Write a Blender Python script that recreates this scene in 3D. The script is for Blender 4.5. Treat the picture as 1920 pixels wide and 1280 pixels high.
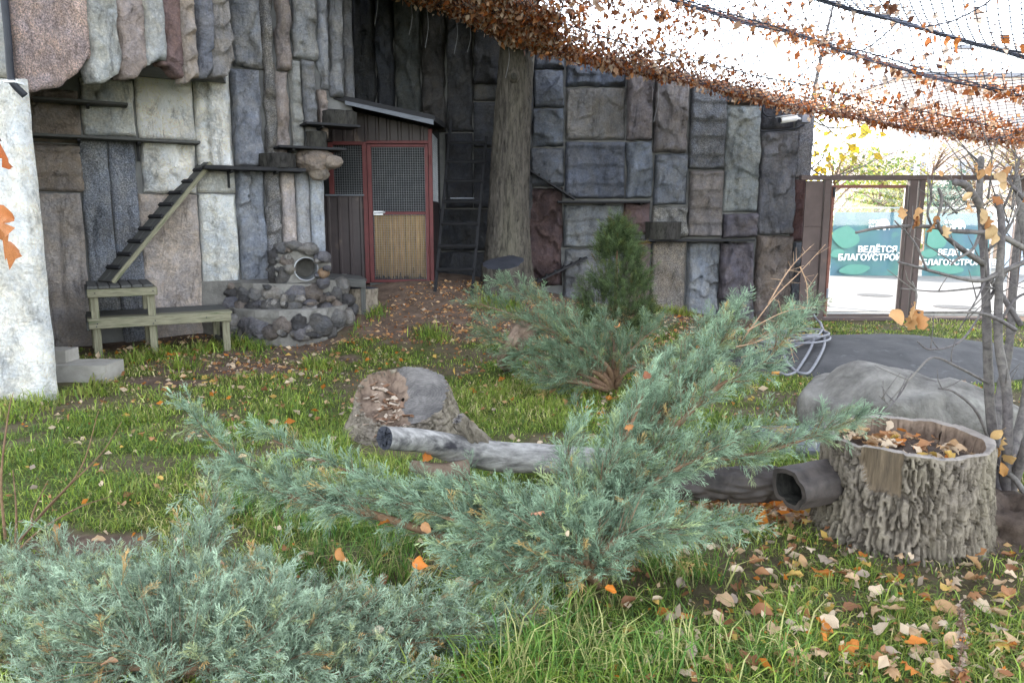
import bpy, bmesh, math, random
import numpy as np
from mathutils import Vector, Matrix

random.seed(7); rng = np.random.default_rng(7)
for o in list(bpy.data.objects): bpy.data.objects.remove(o)
SC = bpy.context.scene
COL = SC.collection
R = math.radians

# ------------------------------------------------------------------ camera
CAM = np.array([0.0, 0.0, 1.5]); PITCH = R(9.1); FPX = 1400.0
cam = bpy.data.cameras.new('camera'); cam.sensor_width = 36; cam.lens = 36*FPX/1920
cam.clip_start = 0.05; cam.clip_end = 2000
camo = bpy.data.objects.new('camera', cam); COL.objects.link(camo)
camo.location = CAM; camo.rotation_euler = (R(90)-PITCH, 0, 0)
SC.camera = camo
# ------------------------------------------------------------------ sky, sun, exposure
SUN_EL = R(30); SUN_FROM = (-0.8, 1.0)             # sun stands behind the tall building on the left
w = bpy.data.worlds.new('World'); SC.world = w; w.use_nodes = True
nt = w.node_tree; bg = nt.nodes['Background']
sky = nt.nodes.new('ShaderNodeTexSky'); sky.sky_type = 'NISHITA'; sky.sun_disc = False
sky.sun_elevation = SUN_EL; sky.sun_rotation = math.atan2(SUN_FROM[0], SUN_FROM[1])
sky.air_density = 1.0; sky.dust_density = 0.4; sky.ozone_density = 1.0
hs = nt.nodes.new('ShaderNodeHueSaturation'); hs.inputs['Saturation'].default_value = 0.36
nt.links.new(sky.outputs[0], hs.inputs['Color']); nt.links.new(hs.outputs[0], bg.inputs['Color'])
bg.inputs['Strength'].default_value = 0.15
sl = bpy.data.lights.new('sun', 'SUN'); sl.energy = 2.1; sl.angle = R(0.6); sl.color = (1, .95, .87)
slo = bpy.data.objects.new('sun', sl); COL.objects.link(slo)
sv = Vector((SUN_FROM[0], SUN_FROM[1], 0)).normalized()*math.cos(SUN_EL) + Vector((0, 0, math.sin(SUN_EL)))
slo.rotation_euler = sv.to_track_quat('Z', 'Y').to_euler(); slo.location = (0, 0, 20)
SC.view_settings.view_transform = 'Standard'; SC.view_settings.look = 'None'
SC.view_settings.gamma = 1; SC.view_settings.exposure = 2.9
SC.render.engine = 'CYCLES'

# ------------------------------------------------------------------ helpers
def lin(r, g, b, k=1.0):
    f = lambda c: ((c/255)/12.92 if c/255 <= .04045 else ((c/255+.055)/1.055)**2.4)*k
    return (f(r), f(g), f(b), 1)
FW = np.array([0, math.cos(PITCH), -math.sin(PITCH)]); UPV = np.array([0, math.sin(PITCH), math.cos(PITCH)])
def ray(px, py):
    return np.array([1., 0, 0])*(px-960)/FPX + UPV*(640-py)/FPX + FW
def at(px, py, Y):
    r = ray(px, py); return CAM + r*(Y/r[1])
def gnd(px, py, z=0.0):
    r = ray(px, py); return CAM + r*((z-CAM[2])/r[2])
class Plane:                       # a vertical wall plane
    def __init__(s, P, d):
        s.P = np.array(P, float); d = np.array(d, float); s.d = d/np.linalg.norm(d); s.n = np.array([s.d[1], -s.d[0]])
    def hit(s, px, py, off=0.0):
        r = ray(px, py); P = s.P + s.n*off
        t = np.dot(P-CAM[:2], s.n)/np.dot(r[:2], s.n); p = CAM + r*t
        return float(np.dot(p[:2]-P, s.d)), float(p[2])
    def pt(s, u, off, z):
        q = s.P + s.d*u + s.n*off; return np.array([q[0], q[1], z])
    def hp(s, px, py, off=0.0):
        u, z = s.hit(px, py, off); return s.pt(u, off, z)
# vectorised noise
def _h(ix, iy, iz, seed):
    h = (ix.astype(np.int64)*374761393 + iy.astype(np.int64)*668265263 + iz.astype(np.int64)*2147483647 + seed*1274126177) & 0xffffffff
    h = ((h ^ (h >> 13))*1274126177) & 0xffffffff
    h = ((h ^ (h >> 16))*2246822519) & 0xffffffff
    return ((h ^ (h >> 15)) & 0xffffff)/float(0xffffff)
def vnoise(P, seed=0):
    P = np.asarray(P, float); i = np.floor(P); f = P-i; f = f*f*f*(f*(f*6-15)+10); i = i.astype(np.int64)
    out = 0
    for dx in (0, 1):
        for dy in (0, 1):
            for dz in (0, 1):
                wgt = (f[:, 0] if dx else 1-f[:, 0])*(f[:, 1] if dy else 1-f[:, 1])*(f[:, 2] if dz else 1-f[:, 2])
                out = out + wgt*_h(i[:, 0]+dx, i[:, 1]+dy, i[:, 2]+dz, seed)
    return out*2-1
def fbm(P, seed=0, o=4, g=.5):
    P = np.asarray(P, float); a = 1; s = 0; t = 0
    for k in range(o):
        s = s + a*vnoise(P*(2.03**k)+k*7.3, seed+k); t += a; a *= g
    return s/t
def worley(P, seed=0):
    P = np.asarray(P, float); i = np.floor(P).astype(np.int64); f1 = np.full(len(P), 9.); f2 = f1.copy(); idv = np.zeros(len(P))
    for dx in (-1, 0, 1):
        for dy in (-1, 0, 1):
            for dz in (-1, 0, 1):
                a, b, c = i[:, 0]+dx, i[:, 1]+dy, i[:, 2]+dz
                q = np.stack([a+_h(a, b, c, seed), b+_h(a, b, c, seed+11), c+_h(a, b, c, seed+23)], 1)
                d = np.linalg.norm(q-P, axis=1); hid = _h(a, b, c, seed+5)
                m = d < f1; f2 = np.where(m, f1, np.minimum(f2, d)); idv = np.where(m, hid, idv); f1 = np.where(m, d, f1)
    return f1, f2, idv
def sst(a, b, x):
    t = np.clip((np.asarray(x, float)-a)/(b-a), 0, 1); return t*t*(3-2*t)

# ------------------------------------------------------------------ object plumbing
WL = {}
def tag(o, label=None, cat=None, group=None, kind=None):
    if label: o['label'] = label
    if cat: o['category'] = cat
    if group: o['group'] = group
    if kind: o['kind'] = kind
    return o
def empty(name, loc, label, cat, group=None):
    o = bpy.data.objects.new(name, None); COL.objects.link(o); o.location = loc; o.empty_display_size = .1
    WL[o.name] = np.array(loc, float); return tag(o, label, cat, group)
def link(name, me, mat, parent=None, loc=(0, 0, 0), rot=None, color=None):
    """loc is a world location; roots carry no rotation"""
    o = bpy.data.objects.new(name, me); COL.objects.link(o)
    if mat is not None and not me.materials: me.materials.append(mat)
    WL[o.name] = np.array(loc, float)
    if parent is not None:
        o.parent = parent; o.location = np.array(loc, float)-WL[parent.name]
    else: o.location = loc
    if rot is not None: o.rotation_mode = 'QUATERNION'; o.rotation_quaternion = rot
    if color is not None: o.color = color
    return o
def mesh_np(name, V, F, smooth=False, col=None):
    """V (n,3); F list of faces or int array (m,3|4)"""
    me = bpy.data.meshes.new(name); V = np.asarray(V, np.float32)
    if isinstance(F, np.ndarray):
        m, k = F.shape
        me.vertices.add(len(V)); me.vertices.foreach_set('co', V.ravel())
        me.loops.add(m*k); me.loops.foreach_set('vertex_index', F.astype(np.int32).ravel())
        me.polygons.add(m); me.polygons.foreach_set('loop_start', np.arange(0, m*k, k, dtype=np.int32))
        me.update(calc_edges=True); me.validate()
    else:
        me.from_pydata(V.tolist(), [], F); me.update()
    if smooth: me.polygons.foreach_set('use_smooth', np.ones(len(me.polygons), bool))
    if col is not None:
        a = me.color_attributes.new('col', 'FLOAT_COLOR', 'POINT'); c = np.ones((len(V), 4), np.float32); c[:, :3] = col
        a.data.foreach_set('color', c.ravel())
    return me
class MB:
    def __init__(s): s.v = []; s.f = []
    def add(s, V, F):
        n = len(s.v); s.v += [tuple(map(float, p)) for p in V]; s.f += [tuple(i+n for i in f) for f in F]; return s
    def box(s, lo, hi):
        x0, y0, z0 = lo; x1, y1, z1 = hi
        return s.add([(x0, y0, z0), (x1, y0, z0), (x1, y1, z0), (x0, y1, z0), (x0, y0, z1), (x1, y0, z1), (x1, y1, z1), (x0, y1, z1)],
                     [(0, 3, 2, 1), (4, 5, 6, 7), (0, 1, 5, 4), (1, 2, 6, 5), (2, 3, 7, 6), (3, 0, 4, 7)])
    def prism(s, poly, ext):        # polygon (list of 3d points) extruded by vector
        n = len(poly); A = [np.array(p, float) for p in poly]; B = [p+np.array(ext, float) for p in A]
        F = [tuple(range(n))[::-1], tuple(range(n, 2*n))] + [(i, (i+1) % n, n+(i+1) % n, n+i) for i in range(n)]
        return s.add(A+B, F)
    def tube(s, pts, rad, n=6, cap=True):
        pts = [np.array(p, float) for p in pts]; m = len(pts)
        rad = rad if hasattr(rad, '__len__') else [rad]*m
        V = []; prev = None
        for i, p in enumerate(pts):
            t = pts[min(i+1, m-1)]-pts[max(i-1, 0)]; t = t/(np.linalg.norm(t)+1e-9)
            a = np.cross(t, [0, 0, 1.]) if abs(t[2]) < .95 else np.cross(t, [1., 0, 0])
            if prev is not None:
                a2 = prev-t*np.dot(prev, t)
                if np.linalg.norm(a2) > 1e-4: a = a2
            a /= np.linalg.norm(a); prev = a; b = np.cross(t, a)
            for k in range(n):
                q = 2*math.pi*k/n; V.append(p+rad[i]*(a*math.cos(q)+b*math.sin(q)))
        F = [(i*n+k, i*n+(k+1) % n, (i+1)*n+(k+1) % n, (i+1)*n+k) for i in range(m-1) for k in range(n)]
        if cap: F += [tuple(range(n))[::-1], tuple(range((m-1)*n, m*n))]
        return s.add(V, F)
    def build(s, name, mat, parent=None, smooth=False, color=None, base=False):
        V = np.array(s.v); lo = V.min(0); hi = V.max(0); c = (lo+hi)/2
        if base: c[2] = lo[2]
        me = mesh_np(name, V-c, s.f, smooth); return link(name, me, mat, parent, c, color=color)
def spline(pts, n):
    """Catmull-Rom through points"""
    P = np.array(pts, float); P = np.vstack([2*P[0]-P[1], P, 2*P[-1]-P[-2]]); out = []
    m = len(P)-3
    for q in np.linspace(0, m-1e-6, n):
        i = int(q); t = q-i; a, b, c, d = P[i:i+4]
        out.append(.5*((2*b)+(-a+c)*t+(2*a-5*b+4*c-d)*t*t+(-a+3*b-3*c+d)*t**3))
    return np.array(out)
def plank(name, p0, p1, wdt, thk, up, mat, parent, color=None, bev=.004, wob=.0):
    """board from p0 to p1 (centre line of its top face), local X along the grain"""
    p0 = np.array(p0, float); p1 = np.array(p1, float); L = np.linalg.norm(p1-p0); x = (p1-p0)/L
    z = np.array(up, float); z = z-x*np.dot(z, x); z /= np.linalg.norm(z); y = np.cross(z, x)
    bm = bmesh.new(); bmesh.ops.create_cube(bm, size=1)
    bmesh.ops.scale(bm, vec=(L, wdt, thk), verts=bm.verts)
    bmesh.ops.bevel(bm, geom=list(bm.edges), offset=min(bev, thk*.3, wdt*.3), segments=1, affect='EDGES')
    for v in bm.verts:
        v.co.y += random.uniform(-wob, wob); v.co.z += random.uniform(-wob, wob)
    me = bpy.data.meshes.new(name); bm.to_mesh(me); bm.free()
    M = Matrix((x, y, z)).transposed()
    return link(name, me, mat, parent, (p0+p1)/2-z*thk/2, rot=M.to_quaternion(), color=color)

# ------------------------------------------------------------------ materials
def N(nt, t, **kw):
    n = nt.nodes.new('ShaderNode'+t)
    for k, v in kw.items(): setattr(n, k, v)
    return n
def new_mat(name):
    m = bpy.data.materials.new(name); m.use_nodes = True; nt = m.node_tree; return m, nt, nt.nodes['Principled BSDF'], nt.nodes['Material Output']
def coords(nt, scale=(1, 1, 1), rnd=True):
    tc = N(nt, 'TexCoord'); mp = N(nt, 'Mapping'); mp.inputs['Scale'].default_value = scale
    if rnd:
        oi = N(nt, 'ObjectInfo'); mu = N(nt, 'VectorMath', operation='ADD'); sc = N(nt, 'Math', operation='MULTIPLY'); sc.inputs[1].default_value = 53.7
        nt.links.new(oi.outputs['Random'], sc.inputs[0]); nt.links.new(tc.outputs['Object'], mu.inputs[0]); nt.links.new(sc.outputs[0], mu.inputs[1])
        nt.links.new(mu.outputs[0], mp.inputs['Vector'])
    else: nt.links.new(tc.outputs['Object'], mp.inputs['Vector'])
    return mp.outputs[0]
def noise(nt, vec, scale, detail=5, rough=.6, dist=0):
    n = N(nt, 'TexNoise'); n.inputs['Scale'].default_value = scale; n.inputs['Detail'].default_value = detail
    n.inputs['Roughness'].default_value = rough; n.inputs['Distortion'].default_value = dist
    nt.links.new(vec, n.inputs['Vector']); return n.outputs['Fac']
def ramp(nt, fac, stops):
    r = N(nt, 'ValToRGB'); e = r.color_ramp.elements
    while len(e) < len(stops): e.new(.5)
    for i, (p, c) in enumerate(stops): e[i].position = p; e[i].color = c if len(c) == 4 else (*c, 1)
    nt.links.new(fac, r.inputs[0]); return r.outputs[0]
def mixc(nt, fac, a, b, mode='MIX'):
    m = N(nt, 'Mix', data_type='RGBA', blend_type=mode)
    for s, v in ((0, fac), (6, a), (7, b)):
        if hasattr(v, 'is_output'): nt.links.new(v, m.inputs[s])
        else: m.inputs[s].default_value = v if s else float(v)
    return m.outputs[2]
def bump(nt, bsdf, h, strength=.5, dist=.01):
    b = N(nt, 'Bump'); b.inputs['Strength'].default_value = strength; b.inputs['Distance'].default_value = dist
    nt.links.new(h, b.inputs['Height']); nt.links.new(b.outputs[0], bsdf.inputs['Normal'])
def mat_simple(name, ca, cb, scale=6, stretch=(1, 1, 1), rough=.8, bstr=.4, bscale=None, bdist=.005, metal=0, objcol=False, attrcol=False, dirt=None, spec=.3, fine=None):
    m, nt, bs, out = new_mat(name); v = coords(nt, stretch)
    n1 = noise(nt, v, scale, 6, .65, .3); c = ramp(nt, n1, [(.3, ca), (.7, cb)])
    if objcol:
        oi = N(nt, 'ObjectInfo'); c = mixc(nt, 1.0, c, oi.outputs['Color'], 'MULTIPLY')
    if attrcol:
        aa = N(nt, 'Attribute', attribute_name='col'); c = mixc(nt, 1.0, c, aa.outputs['Color'], 'MULTIPLY')
    if dirt:
        d = noise(nt, v, dirt[1], 4, .6); f = ramp(nt, d, [(dirt[2], (0, 0, 0, 1)), (dirt[2]+.16, (1, 1, 1, 1))]); c = mixc(nt, f, c, dirt[0])
    nt.links.new(c, bs.inputs['Base Color']); bs.inputs['Roughness'].default_value = rough; bs.inputs['Metallic'].default_value = metal
    bs.inputs['Specular IOR Level'].default_value = spec
    if bstr: bump(nt, bs, noise(nt, v, bscale or scale*3, 8, .7), bstr, bdist)
    return m
G = lambda v: (v, v, v, 1)
def mat_rock(name, speck=0.0):
    m, nt, bs, out = new_mat(name); v = coords(nt); oi = N(nt, 'ObjectInfo')
    a = ramp(nt, noise(nt, v, 2.2, 5, .65, .6), [(.26, G(.5)), (.5, G(.95)), (.74, G(1.25))])
    c = mixc(nt, 1.0, oi.outputs['Color'], a, 'MULTIPLY')
    st = ramp(nt, noise(nt, v, 5, 6, .7, .4), [(.35, (1.08, 1.02, .92, 1)), (.65, (.93, .97, 1.05, 1))]); c = mixc(nt, 1.0, c, st, 'MULTIPLY')
    v2 = coords(nt, (1, 1, .3)); c = mixc(nt, 1.0, c, ramp(nt, noise(nt, v2, 6, 8, .75, .8), [(.34, G(.5)), (.45, G(1)), (.66, G(1.22))]), 'MULTIPLY')
    wv = N(nt, 'TexVoronoi', feature='DISTANCE_TO_EDGE'); wv.inputs['Scale'].default_value = 5.5; dv = N(nt, 'VectorMath', operation='ADD'); nz = N(nt, 'TexNoise'); nz.inputs['Scale'].default_value = 7; nz.inputs['Detail'].default_value = 5; nt.links.new(v, nz.inputs['Vector']); nt.links.new(v, dv.inputs[0]); nt.links.new(nz.outputs['Color'], dv.inputs[1]); nt.links.new(dv.outputs[0], wv.inputs['Vector'])
    if speck:
        vo = N(nt, 'TexVoronoi'); vo.inputs['Scale'].default_value = 95; nt.links.new(v, vo.inputs['Vector'])
        f = ramp(nt, noise(nt, v, 70, 3, .8), [(.36, G(.4)), (.5, G(1)), (.64, G(1.9))]); c = mixc(nt, speck, c, mixc(nt, 1.0, c, f, 'MULTIPLY'))
    else:
        f = ramp(nt, noise(nt, v, 45, 4, .8), [(.3, G(.72)), (.7, G(1.25))]); c = mixc(nt, 1.0, c, f, 'MULTIPLY')
    nt.links.new(c, bs.inputs['Base Color']); bs.inputs['Roughness'].default_value = .88; bs.inputs['Specular IOR Level'].default_value = .25
    h1 = noise(nt, v, 13, 10, .74, .4); h2 = ramp(nt, wv.outputs['Distance'], [(.0, G(0)), (.035, G(1))]); hm = N(nt, 'Math', operation='MULTIPLY_ADD'); hm.inputs[1].default_value = .10; nt.links.new(h2, hm.inputs[0]); nt.links.new(h1, hm.inputs[2]); bump(nt, bs, hm.outputs[0], 1.0, .11)
    return m
def mat_attr(name, transl=.3, rough=.6, spec=.25, vein=0):
    m, nt, bs, out = new_mat(name); at_ = N(nt, 'Attribute', attribute_name='col')
    c = at_.outputs['Color']
    bs.inputs['Roughness'].default_value = rough; bs.inputs['Specular IOR Level'].default_value = spec
    nt.links.new(c, bs.inputs['Base Color']); leaf_mix(nt, bs, out, c, transl); return m
def leaf_mix(nt, bs, out, c, transl):
    if transl:
        tr = N(nt, 'BsdfTranslucent'); nt.links.new(c, tr.inputs['Color']); mx = N(nt, 'MixShader'); mx.inputs[0].default_value = transl
        nt.links.new(bs.outputs[0], mx.inputs[1]); nt.links.new(tr.outputs[0], mx.inputs[2]); nt.links.new(mx.outputs[0], out.inputs['Surface'])
def mat_leafobj(name):
    m, nt, bs, out = new_mat(name); v = coords(nt); oi = N(nt, 'ObjectInfo')
    f = ramp(nt, noise(nt, v, 60, 4, .7), [(.3, G(.6)), (.7, G(1.25))]); c = mixc(nt, 1.0, oi.outputs['Color'], f, 'MULTIPLY')
    nt.links.new(c, bs.inputs['Base Color']); bs.inputs['Roughness'].default_value = .6; bs.inputs['Specular IOR Level'].default_value = .3
    leaf_mix(nt, bs, out, c, .22); return m
def mat_bark(name, dark, light, stretch=(1, 1, .35), scale=14, bdist=.02, rough=.9):
    m, nt, bs, out = new_mat(name); v = coords(nt, stretch)
    a = noise(nt, v, scale, 8, .7, .5); c = ramp(nt, a, [(.32, dark), (.55, light), (.8, tuple(min(1, x*1.35) for x in light[:3])+(1,))])
    g = ramp(nt, noise(nt, v, 2.0, 3, .6), [(.4, G(.8)), (.7, (1.05, 1.08, .95, 1))]); c = mixc(nt, 1.0, c, g, 'MULTIPLY')
    nt.links.new(c, bs.inputs['Base Color']); bs.inputs['Roughness'].default_value = rough; bs.inputs['Specular IOR Level'].default_value = .2
    bump(nt, bs, a, .8, bdist); return m
M = {}
M['rock'] = mat_rock('rock'); M['granite'] = mat_rock('granite', .85)
M['mortar'] = mat_simple('mortar', lin(92, 92, 92), lin(120, 120, 118), 4, bstr=.5, bscale=25)
M['concrete'] = mat_simple('concrete', lin(140, 136, 128), lin(170, 166, 158), 5, bstr=.5, bscale=40, bdist=.006)
M['wood_old'] = mat_simple('weathered_wood', lin(92, 90, 74), lin(142, 138, 116), 5, (1.2, 14, 14), bstr=.6, bscale=9, dirt=(lin(80, 88, 62), 2.2, .55))
M['wood_dark'] = mat_simple('dark_wood', lin(62, 62, 60), lin(92, 92, 90), 5, (1.2, 14, 14), bstr=.6, bscale=9)
M['wood_black'] = mat_simple('black_wood', lin(28, 28, 30), lin(46, 46, 49), 5, (1.2, 14, 14), bstr=.5, bscale=9)
M['wood_grey'] = mat_simple('grey_board', lin(86, 89, 96), lin(112, 116, 123), 5, (1.2, 14, 14), bstr=.4, bscale=9)
M['red_paint'] = mat_simple('red_paint', lin(78, 36, 37), lin(94, 45, 45), 8, rough=.55, bstr=.15, dirt=(lin(90, 55, 50), 5, .6))
M['brown_metal'] = mat_simple('brown_metal', lin(50, 44, 45), lin(66, 58, 58), 3, rough=.5, bstr=.1, dirt=(lin(105, 92, 84), 3, .62))
M['gate_metal'] = mat_simple('gate_metal', lin(70, 58, 56), lin(88, 74, 71), 3, rough=.5, bstr=.1, dirt=(lin(100, 82, 72), 6, .62))
M['rust_metal'] = mat_simple('rusty_metal', lin(104, 66, 58), lin(132, 88, 76), 9, rough=.7, bstr=.2)
M['wire'] = mat_simple('galvanised_wire', lin(120, 124, 130), lin(150, 152, 156), 8, rough=.5, bstr=0, metal=.5)
M['net_wire'] = mat_simple('net_cord', lin(66, 70, 84), lin(90, 94, 108), 8, rough=.7, bstr=0)
M['steel'] = mat_simple('steel', lin(165, 168, 172), lin(200, 200, 202), 12, rough=.35, bstr=.1, metal=.7)
M['black_plastic'] = mat_simple('black_plastic', lin(30, 32, 38), lin(46, 48, 56), 8, rough=.5, bstr=.1)
M['white_plastic'] = mat_simple('white_plastic', lin(220, 222, 225), lin(236, 236, 236), 8, rough=.4, bstr=0)
M['cream_plastic'] = mat_simple('cream_plastic', lin(205, 200, 178), lin(225, 220, 200), 8, rough=.5, bstr=0)
M['grey_plastic'] = mat_simple('grey_plastic', lin(120, 122, 130), lin(140, 142, 150), 8, rough=.5, bstr=0)
M['hose'] = mat_simple('hose', lin(112, 113, 118), lin(142, 142, 147), 20, rough=.5, bstr=.1)
M['reed'] = mat_simple('reed', lin(126, 102, 66), lin(170, 142, 96), 6, (9, 9, 1.2), rough=.7, bstr=.3, attrcol=True)
M['leafobj'] = mat_leafobj('dry_leaf')
M['leafattr'] = mat_attr('leaf_litter', .4, .65)
M['grass'] = mat_attr('grass_blades', .35, .5, .3)
M['needles'] = mat_attr('juniper_scales', .25, .6, .2)
M['foliage'] = mat_attr('tree_leaves', .5, .55)
M['bark_stump'] = mat_bark('stump_bark', lin(66, 58, 51), lin(136, 126, 115), (1, 1, .5), 22, .02)
M['ladder'] = mat_simple('ladder_wood', lin(18, 18, 20), lin(32, 32, 35), 5, (1.2, 14, 14), bstr=.5, bscale=9)
M['bark_tree'] = mat_bark('tree_bark', lin(38, 36, 34), lin(90, 85, 79), (1, 1, .16), 22, .02)
M['bark_dark'] = mat_bark('dark_bark', lin(28, 27, 27), lin(64, 62, 60), (1, 1, .3), 26, .015)
M['bark_twig'] = mat_bark('twig_bark', lin(74, 70, 72), lin(112, 106, 106), (1, 1, 1), 30, .003, .6)
M['bark_brown'] = mat_bark('brown_twig', lin(92, 70, 55), lin(130, 104, 84), (1, 1, 1), 30, .003)
M['char'] = mat_simple('charred_wood', lin(38, 35, 34), lin(88, 80, 76), 6, (1, 1, 1), bstr=.6, bscale=16, rough=.6)
M['cutend'] = mat_simple('cut_end', lin(40, 42, 48), lin(62, 64, 72), 6, bstr=.4, bscale=30)
M['oldcut'] = mat_simple('old_cut_wood', lin(120, 112, 104), lin(158, 150, 142), 5, bstr=.5, bscale=30, dirt=(lin(88, 84, 82), 6, .52))
M['rotwood'] = mat_simple('rotten_wood', lin(74, 58, 48), lin(150, 130, 112), 9, bstr=.8, bscale=40, bdist=.01)
M['duff'] = mat_simple('dark_humus', lin(62, 52, 45), lin(98, 84, 74), 18, bstr=.9, bscale=60, bdist=.012)
M['cobble'] = mat_rock('cobble')
# ------------------------------------------------------------------ planes of the place
LW = Plane((-2.5, 10.0), (.866, .5))          # wall on the left, runs away to the right
OV = Plane((-4.42, 6.75), (1.0, 1.7))         # overhanging slabs in front of it
BW = Plane((0, 11.8), (1, 0))                  # back wall
GT = Plane((0, 11.4), (1, 0))                  # gate
HS = Plane((0, 10.7), (1, 0))                  # front of the keeper's shed
YG = 11.46
def gz(X, Y):
    X = np.asarray(X, float); Y = np.asarray(Y, float)
    z = .60*np.exp(-((X+1.25)/2.1)**2)*sst(8.0, 10.9, Y) + .12*sst(9.5, 11.6, Y)*sst(3.6, 2.4, X) + .10*sst(-2.6, -4.2, X)*sst(5.5, 8, Y)
    z = z*sst(12.6, 11.9, Y)
    P = np.stack([X.ravel()*1.3, Y.ravel()*1.3, 0*X.ravel()], 1)
    b = (.035*fbm(P, 3, 3)).reshape(X.shape)*sst(11.3, 10.4, Y)
    return z+b
def gz1(x, y): return float(gz(np.array([x]), np.array([y]))[0])
def on_ground(px, py):
    r = ray(px, py); t = np.linspace(1.5, 13, 2400); P = CAM+t[:, None]*r; h = P[:, 2]-gz(P[:, 0], P[:, 1]); k = int(np.argmax(h < 0)) if (h < 0).any() else len(t)-1
    p = P[k]; return np.array([p[0], p[1], gz1(p[0], p[1])])
# where grass grows (1) and where bare soil shows (0)
PATCH = [(on_ground(400, 690), 1.1, .34), (on_ground(300, 715), .6, .2), (on_ground(620, 672), .7, .16), (on_ground(180, 1020), .34, .13), (on_ground(560, 655), .6, .14), (on_ground(760, 600), .8, .7)]
def grass_mask(X, Y):
    X = np.asarray(X, float); Y = np.asarray(Y, float); P = np.stack([X.ravel(), Y.ravel(), 0*X.ravel()], 1)
    n = fbm(P*1.6, 21, 4).reshape(X.shape); n2 = fbm(P*5, 31, 3).reshape(X.shape)
    edge = 8.75+.32*np.clip(X+1.5, -1, 6)*(X > -1.5)+1.1*n
    g = sst(.35, -.35, Y-edge+.5*n2)
    g = np.maximum(g, sst(4.3, 4.8, X+.2*n2)*(Y > 8.5))
    for c, rx, ry in PATCH:
        d = ((X-c[0])/rx)**2+((Y-c[1])/ry)**2; g = g*np.clip(sst(.5, 1.3, d+1.1*n2+.5*n), 0, 1)
    # strip of soil along the foot of the left wall
    dw = (X-LW.P[0])*LW.n[0]+(Y-LW.P[1])*LW.n[1]
    g = g*sst(.45, .95, dw+.5*n2)
    g = g*(.3+.7*sst(-.32, .14, n+.5*n2))
    return np.clip(g, 0, 1)*(Y < 11.35)

# ------------------------------------------------------------------ ground
xs = np.concatenate([-np.geomspace(400, 9, 14), np.linspace(-8.5, 8.5, 190), np.geomspace(9, 400, 14)])
ys = np.concatenate([-np.geomspace(300, 1.2, 12), np.linspace(-1, 12.6, 170), np.geomspace(13, 600, 16)])
X, Y = np.meshgrid(xs, ys); Z = gz(X, Y)
V = np.stack([X.ravel(), Y.ravel(), Z.ravel()], 1); nx, ny = len(xs), len(ys)
ii = (np.arange(ny-1)[:, None]*nx+np.arange(nx-1)[None, :]).ravel()
gm = grass_mask(X, Y).ravel()
me = mesh_np('ground', V, np.stack([ii, ii+1, ii+nx+1, ii+nx], 1), True, np.stack([gm]*3, 1))
m, nt, bs, out = new_mat('soil'); v = coords(nt, rnd=False)
a = N(nt, 'Attribute', attribute_name='col')
soil = ramp(nt, noise(nt, v, 7, 8, .7), [(.3, lin(72, 60, 52)), (.52, lin(104, 88, 76)), (.75, lin(132, 114, 100))])
th = ramp(nt, noise(nt, v, 24, 6, .75), [(.3, lin(44, 44, 26)), (.55, lin(82, 92, 46)), (.75, lin(122, 118, 74))])
c = mixc(nt, a.outputs['Fac'], soil, th); nt.links.new(c, bs.inputs['Base Color']); bs.inputs['Roughness'].default_value = .95; bs.inputs['Specular IOR Level'].default_value = .15
bump(nt, bs, noise(nt, v, 45, 8, .8), .9, .02); M['soil'] = m
tag(link('ground', me, m), kind='structure')

# road outside the gate
mb = MB(); mb.add([(-60, 12.5, .012), (90, 12.5, .012), (90, 26, .012), (-60, 26, .012)], [(0, 1, 2, 3)])
M['road'] = mat_simple('pale_asphalt', lin(118, 116, 113), lin(150, 147, 143), 1.2, bstr=.3, bscale=60, dirt=(lin(122, 120, 118), .6, .58))
tag(mb.build('road', M['road']), kind='structure')
mb = MB(); mb.box((3.6, 11.95, -.1), (60, 12.12, .045)); M['kerb'] = mat_simple('kerb_stone', lin(150, 148, 144), lin(180, 178, 174), 6, bstr=.4)
tag(mb.build('kerb', M['kerb']), kind='structure')
M['cover'] = mat_simple('iron_cover', lin(70, 68, 66), lin(100, 96, 92), 20, rough=.6, metal=.3)
for px, py in ((1640, 553), (1790, 575)):
    p = gnd(px, py, .02); mb = MB(); n = 28
    ring = [(p[0]+.34*math.cos(k*2*math.pi/n), p[1]+.34*math.sin(k*2*math.pi/n), .014) for k in range(n)]; mb.prism(ring, (0, 0, .006))
    o = mb.build('manhole_cover', M['cover'])
    tag(o, 'round iron manhole cover in the pale road, '+('seen through the left gate pane' if px < 1700 else 'seen through the right gate pane'), 'manhole cover')

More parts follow.
